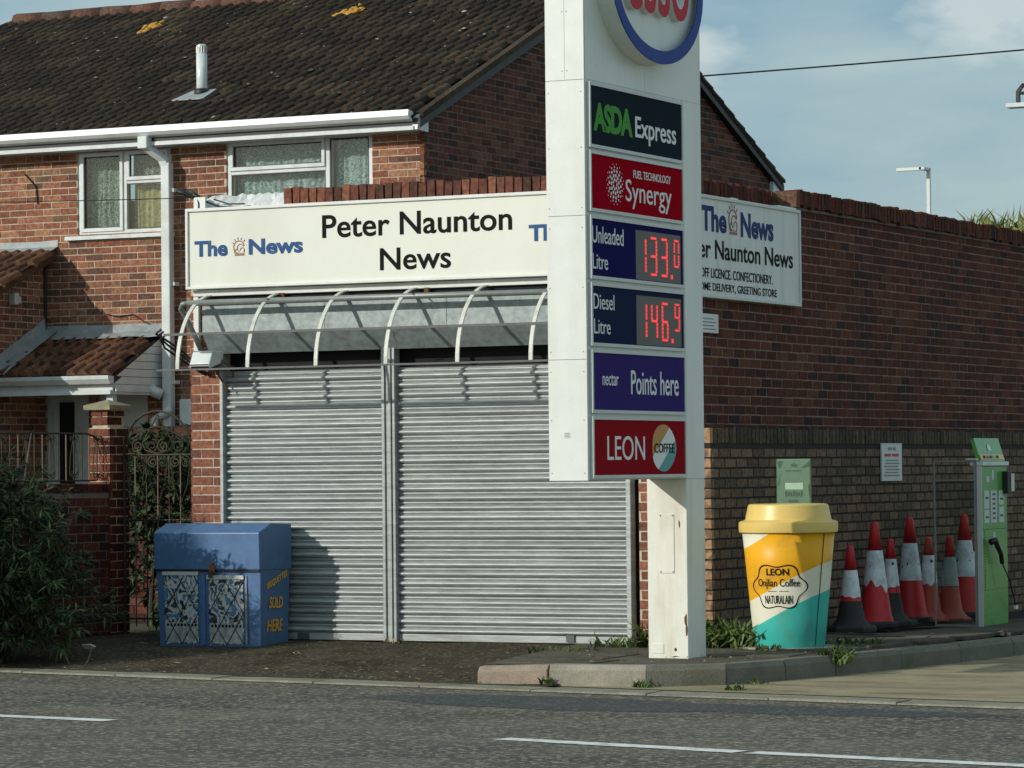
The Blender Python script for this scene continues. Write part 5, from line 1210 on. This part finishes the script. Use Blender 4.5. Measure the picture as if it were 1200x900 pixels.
for i in range(1, 6):
    x = GX0 + (GX1 - GX0) * i / 6; m = MB().tube([f_(x, .05), f_(x, 1.50)], .006, 5); m.build('bar', 'iron_pale' if i % 2 else 'iron', gt)
for i in (1, 3, 5):
    x = GX0 + (GX1 - GX0) * i / 6; m = MB()
    scroll(m, f_, x - .05, 1.44, .05, 1.7, 1, .006); scroll(m, f_, x + .05, 1.44, .05, 1.7, -1, .006)
    m.tube([f_(x - .10, 1.46), f_(x - .07, 1.25), f_(x, 1.08)], .006, 5).tube([f_(x + .10, 1.46), f_(x + .07, 1.25), f_(x, 1.08)], .006, 5); m.build('scrollwork', 'iron', gt)
for x, s_ in ((GC - .20, 1), (GC - .055, -1), (GC + .055, 1), (GC + .20, -1)):
    m = MB(); scroll(m, f_, x, 1.575, .06, 1.7, s_, .006); m.build('scrollwork', 'iron', gt)
for s_ in (-1, 1):
    m = MB().tube([f_(GC, 1.84), f_(GC + s_ * .09, 1.70), f_(GC + s_ * .15, 1.60), f_(GC + s_ * .12, 1.54), f_(GC, 1.51)], .006, 5).tube([f_(GC + s_ * .04, 1.74), f_(GC + s_ * .2, 1.67), f_(GC + s_ * .31, 1.60)], .006, 5); m.build('scrollwork', 'iron', gt)
bw_ = thing('inner_wall', 'brick wall toned dark for the shade beyond the iron gate', 'wall', (-5.6, 3.1, -.05))
m = MB().box(-6.95, -4.36, 3.009, 3.2, -.05, 1.78); bwb = m.build('wall', 'mortar_dark', bw_); brickwork(bwb, 'x', 3.0, -6.95, -4.36, -.03, 1.77, M['brick_dark'])  # dark brick and mortar stand in for shade behind the gate

# ---------------------------------------------------------------- plants
def leaves(m, n, src, size, wid, droop=.3, rnd=random):
    """src() -> (point, outward direction); each leaf is a folded blade of two faces"""
    for _ in range(n):
        p, d = src(); L = size * rnd.uniform(.6, 1.35); w = wid * rnd.uniform(.7, 1.3)
        d = (Vector(d) + Vector((rnd.gauss(0, .5), rnd.gauss(0, .5), rnd.gauss(0, .4) - droop))).normalized()
        s_ = d.cross(Vector((rnd.gauss(0, .4), rnd.gauss(0, .4), 1))).normalized(); up = s_.cross(d).normalized()
        p = Vector(p); a = p + d * L * .45; o = len(m.v); t = p + d * L - Vector((0, 0, L * .18))
        m.v += [tuple(p), tuple(a + s_ * w - up * w * .15), tuple(t), tuple(a - s_ * w - up * w * .15), tuple(a + up * w * .35)]
        m.f += [(o, o + 1, o + 4), (o + 1, o + 2, o + 4), (o + 2, o + 3, o + 4), (o + 3, o, o + 4)]
def shrub(name, label, blobs, twigs, per, leaf, size, wid, cat='shrub', trunk_to=None):
    xs = [b[0][0] for b in blobs]; root = thing(name, label, cat, (blobs[0][0][0], blobs[0][0][1], -.1))
    rnd = random.Random(len(label)); m = MB(); tw = MB(); base = Vector(root.location)
    vol = [b[1][0] * b[1][1] * b[1][2] for b in blobs]
    for k in range(twigs):
        c, r = rnd.choices(blobs, vol)[0]
        u = Vector((rnd.gauss(0, 1), rnd.gauss(0, 1), rnd.gauss(0, 1))).normalized(); rad = rnd.uniform(.45, 1.05) ** .6 * rnd.uniform(.85, 1.08)
        p = Vector((c[0] + u.x * r[0] * rad, c[1] + u.y * r[1] * rad, c[2] + u.z * r[2] * rad))
        if p.z < .0: p.z = abs(p.z) * .5 + .02
        d = (p - Vector((c[0], c[1], c[2] - r[2] * .6))).normalized(); d = (d + Vector((rnd.gauss(0, .35), rnd.gauss(0, .35), .15))).normalized(); tl = rnd.uniform(.14, .30) * size / .11
        tip = p + d * tl - Vector((0, 0, tl * .25))
        tw.tube([p - d * tl * .6, p, tip], .004, 3, caps=False)
        def src():
            t = rnd.random(); q = p.lerp(tip, t); return q, (d * .7 + Vector((rnd.gauss(0, .6), rnd.gauss(0, .6), rnd.gauss(0, .45))))
        leaves(m, per, src, size, wid, rnd=rnd)
    m.build('crown', leaf, root, kind='stuff')
    for k in range(4):
        c, r = blobs[k % len(blobs)]; tw.tube([(base.x + rnd.uniform(-.2, .2), base.y + rnd.uniform(-.2, .2), -.12), (c[0] + rnd.uniform(-.2, .2), c[1] + rnd.uniform(-.2, .2), c[2]), (c[0] + rnd.uniform(-.3, .3), c[1] + rnd.uniform(-.3, .3), c[2] + r[2] * .6)], .022, 6, .008)
    tw.build('stems', 'bark', root, kind='stuff')
    return root
shrub('leafy_shrub', 'dense dark narrow leaved shrub at the roadside by the garden wall', [((-5.12, -1.75, .72), (.70, .55, .66)), ((-4.90, -1.70, .33), (.66, .50, .36)), ((-5.65, -1.95, .9), (.8, .55, .88)), ((-4.58, -1.55, 1.00), (.26, .24, .09))], 900, 24, 'leaf', .10, .010)
def tuft(name, label, c, n, h, spread, mat='weed', blade=.008, cat='weed', group=None, broad=False):
    root = thing(name, label, cat, c, 0, group); m = MB(); rnd = random.Random(int(c[0] * 100) + n)
    for k in range(n):
        a = rnd.uniform(0, 6.283); r = spread * rnd.random() ** .5; p = Vector((c[0] + r * math.cos(a), c[1] + r * .7 * math.sin(a), c[2] - .005))
        L = h * rnd.uniform(.4, 1.15); lean = Vector((rnd.gauss(0, .4), rnd.gauss(0, .4), 1)).normalized(); s_ = Vector((math.cos(a + 1), math.sin(a + 1), 0)) * blade * rnd.uniform(.7, 1.4)
        q = p + lean * L * .55; t = p + lean * L + Vector((lean.x, lean.y, -.35)) * L * .3; o = len(m.v)
        m.v += [tuple(p - s_ * .6), tuple(p + s_ * .6), tuple(q + s_), tuple(q - s_), tuple(t)]; m.f += [(o, o + 1, o + 2, o + 3), (o + 3, o + 2, o + 4)]
        if broad and rnd.random() < .5:
            leaves(m, 2, lambda: (q, (rnd.gauss(0, 1), rnd.gauss(0, 1), .3)), h * .35, blade * 1.6, rnd=rnd)
    m.build('foliage', mat, root, kind='stuff'); return root
G1 = 'weeds on the pavement'
tuft('weed', 'low grassy weed at the shutter foot, left end of the pavement', (-.55, -.85, -.03), 110, .08, .28, group=G1)
tuft('weed', 'bushy grass tuft against the right end of the shutter', (-.36, -.30, -.02), 100, .14, .22, group=G1)
tuft('weed', 'tall weed between the right shutter and the pylon post', (.02, -.30, 0), 130, .26, .20, group=G1, broad=True)
tuft('weed', 'leafy white flowered weed between pylon post and coffee cup bin', (.50, -.05, 0), 330, .26, .34, group=G1, blade=.012, broad=True)
tuft('weed', 'flat weed patch right of the coffee cup bin foot', (1.25, .45, 0), 120, .07, .26, group=G1, broad=True)
tuft('weed', 'small weed at the front foot of the coffee cup bin', (.93, -.46, 0), 45, .06, .10, group=G1, broad=True)
tuft('weed', 'weed growing down the kerb right of the coffee cup bin', (1.69, -1.02, -.05), 110, .16, .13, group=G1, broad=True)
tuft('weed', 'little weed in the joint between pink and grey kerb stones', (.22, -2.72, -.15), 40, .10, .05, group=G1)
tuft('weed', 'little weed at the kerb joint below the pylon post', (.93, -2.64, -.15), 45, .09, .08, group=G1)
tuft('weed', 'dark weed tuft on the tan concrete by the road edge', (1.62, -2.72, -.145), 40, .06, .08, group=G1)
tuft('weed', 'low weeds along the kerb foot right of the pylon', (1.45, -2.05, -.15), 60, .06, .14, group=G1)
tuft('weed', 'sparse weed at the foot of the centre shutter guide', (-2.40, -.10, -.01), 25, .05, .10, mat='litter', group=G1)
G2 = 'grass on the wall top'
tuft('wall_grass', 'yellow green grass clump growing on the parapet, left one', (-.13, 7.75, 3.60), 60, .26, .16, 'grass_dry', .010, 'grass', G2)
tuft('wall_grass', 'larger yellow green grass clump at the right edge of the parapet', (-.13, 8.75, 3.60), 110, .34, .28, 'grass_dry', .010, 'grass', G2)
tuft('wall_grass', 'thin grass clump between the two larger parapet clumps', (-.13, 8.2, 3.60), 25, .16, .12, 'grass_dry', .008, 'grass', G2)
shrub('garden_plant', 'shaded leafy plant behind the iron gate', [((-5.6, 1.6, .9), (.55, .35, .85)), ((-5.0, 1.5, .9), (.5, .35, .85))], 480, 16, 'leaf', .10, .022, 'plant')
# leaf litter and grit
m = MB(); rnd = random.Random(11)
for k in range(420):
    q = rnd.random()
    if q < .55: x = rnd.uniform(-5.2, .1); y = rnd.uniform(edge(x) + .32, -.15) if rnd.random() < .6 else rnd.uniform(edge(x) + .3, edge(x) + .9)
    elif q < .8: x = rnd.uniform(-.4, 1.4); y = rnd.uniform(-2.4, -.9)
    else: x = rnd.uniform(.4, 1.9); y = rnd.uniform(-.9, 3)
    t = min(1, max(0, -y / max(.1, -(edge(x) + .28)))); z = (-.012 - .122 * t) + .008 if q < .55 else .010
    a = rnd.uniform(0, 6.28); L = rnd.choice((.010, .015, .02, .035)) * rnd.uniform(.6, 1.2); w = L * rnd.uniform(.2, .5); o = len(m.v)
    c, s_ = math.cos(a), math.sin(a)
    m.v += [(x - c * L, y - s_ * L, z), (x + s_ * w, y - c * w, z + rnd.uniform(.002, .010)), (x + c * L, y + s_ * L, z + rnd.uniform(0, .012)), (x - s_ * w, y + c * w, z + .003)]; m.f.append((o, o + 1, o + 2, o + 3))
tag(m.build('leaf_litter', 'litter'), 'dry leaf fragments and straw scattered before the shop', 'leaf litter', None, 'stuff')
lt = thing('litter_scrap', 'white plastic scrap on a bent wire at the kerb by the shrub', 'litter', (-4.0, -1.9, -.1))
m = MB().prism([(-4.33, -1.62, .02), (-4.24, -1.64, .025), (-4.22, -1.60, .005), (-4.25, -1.57, -.012), (-4.33, -1.58, -.008)], (0, .012, .006)); m.build('scrap', 'sidesign', lt)
m = MB().tube([(-4.24, -1.62, .018), (-4.19, -1.70, -.02), (-4.12, -1.85, -.09), (-4.06, -2.0, -.125)], .005, 5); m.build('wire', 'iron_pale', lt)
tag(MB().prism([(-3.72, -.93, -.02), (-3.52, -.95, -.02), (-3.56, -.99, .01), (-3.66, -1.0, .03), (-3.74, -.97, .01)], (0, .04, 0)).build('rubble_lump', 'concrete'), 'small grey rubble lump beside the blue fuel bunker', 'rubble') if False else None

# ---------------------------------------------------------------- far lamps and wires
lp = thing('street_lamp', 'distant white street lamp with a flat arm above the parapet', 'street lamp', (-16.47, 51.9, -.4))
part('column', 'upvc', lp, (-16.51, -16.43, 51.86, 51.94, -.4, 8.27)); part('lantern', 'upvc', lp, (-17.12, -16.51, 51.5, 51.62, 8.20, 8.27), (-16.56, -16.43, 51.5, 51.9, 8.21, 8.27))
fl2 = thing('mast_light', 'white mast light arm with black bracket at the right edge of the sky', 'mast light', (-3.1, 19.4, -.4))
part('column', 'frame_grey', fl2, (-3.15, -3.05, 19.4, 19.5, -.4, 6.35)); part('arm', 'upvc', fl2, (-3.71, -3.05, 19.2, 19.38, 6.03, 6.09), bevel=.01)
m = MB().strip([(-3.56, 19.27, 6.10), (-3.56, 19.27, 6.24), (-3.50, 19.28, 6.32), (-3.1, 19.4, 6.34)], (0, 1, 0), .05, .05).strip([(-3.54, 19.27, 6.22), (-3.3, 19.3, 6.21)], (0, 1, 0), .04, .04); m.build('bracket', 'black', fl2)
def wire(label, a, b, sag, r=.008):
    a, b = Vector(a), Vector(b); pts = [a.lerp(b, i / 24) - Vector((0, 0, sag * 4 * (i / 24) * (1 - i / 24))) for i in range(25)]
    tag(MB().tube(pts, r, 5).build('overhead_wire', 'black'), label, 'wire')
wire('thin black overhead wire crossing the sky to the right', (-6.0, 12.4, 5.86), (4.2, 17.6, 6.79), .05, .010)
wire('fine overhead wire running left from the shop sign across the windows', (-4.20, .0, 3.60), (-12.4, -3.6, 3.84), .10, .004)

# an unseen tree, added left of the view to shade the shrub
tr = thing('shade_tree', 'rounded tree added out of view to the left to shade the shrub', 'tree', (-13.3, -13.2, -.2))
m = MB().tube([(-13.3, -13.2, -.3), (-13.25, -13.15, 2.2), (-13.2, -13.1, 4.6)], .16, 9, .09)
for a in range(7):
    t = a * .9; m.tube([(-13.22, -13.1, 3.9 + a * .1), (-13.2 + .6 * math.cos(t), -13.1 + .6 * math.sin(t), 5.3), (-13.2 + 1.1 * math.cos(t), -13.1 + 1.1 * math.sin(t), 6.2)], .05, 6, .015)
m.build('trunk', 'bark', tr, smooth=True)
m = MB(); rnd = random.Random(5)
def tsrc():
    u = Vector((rnd.gauss(0, 1), rnd.gauss(0, 1), rnd.gauss(0, 1))).normalized(); r = rnd.uniform(.5, 1.05)
    return (Vector((-13.2 + u.x * 1.35 * r, -13.1 + u.y * 1.35 * r, 6.2 + u.z * 1.15 * r)), u)
leaves(m, 5200, tsrc, .15, .045, rnd=rnd); m.build('crown', 'treeleaf', tr, kind='stuff')
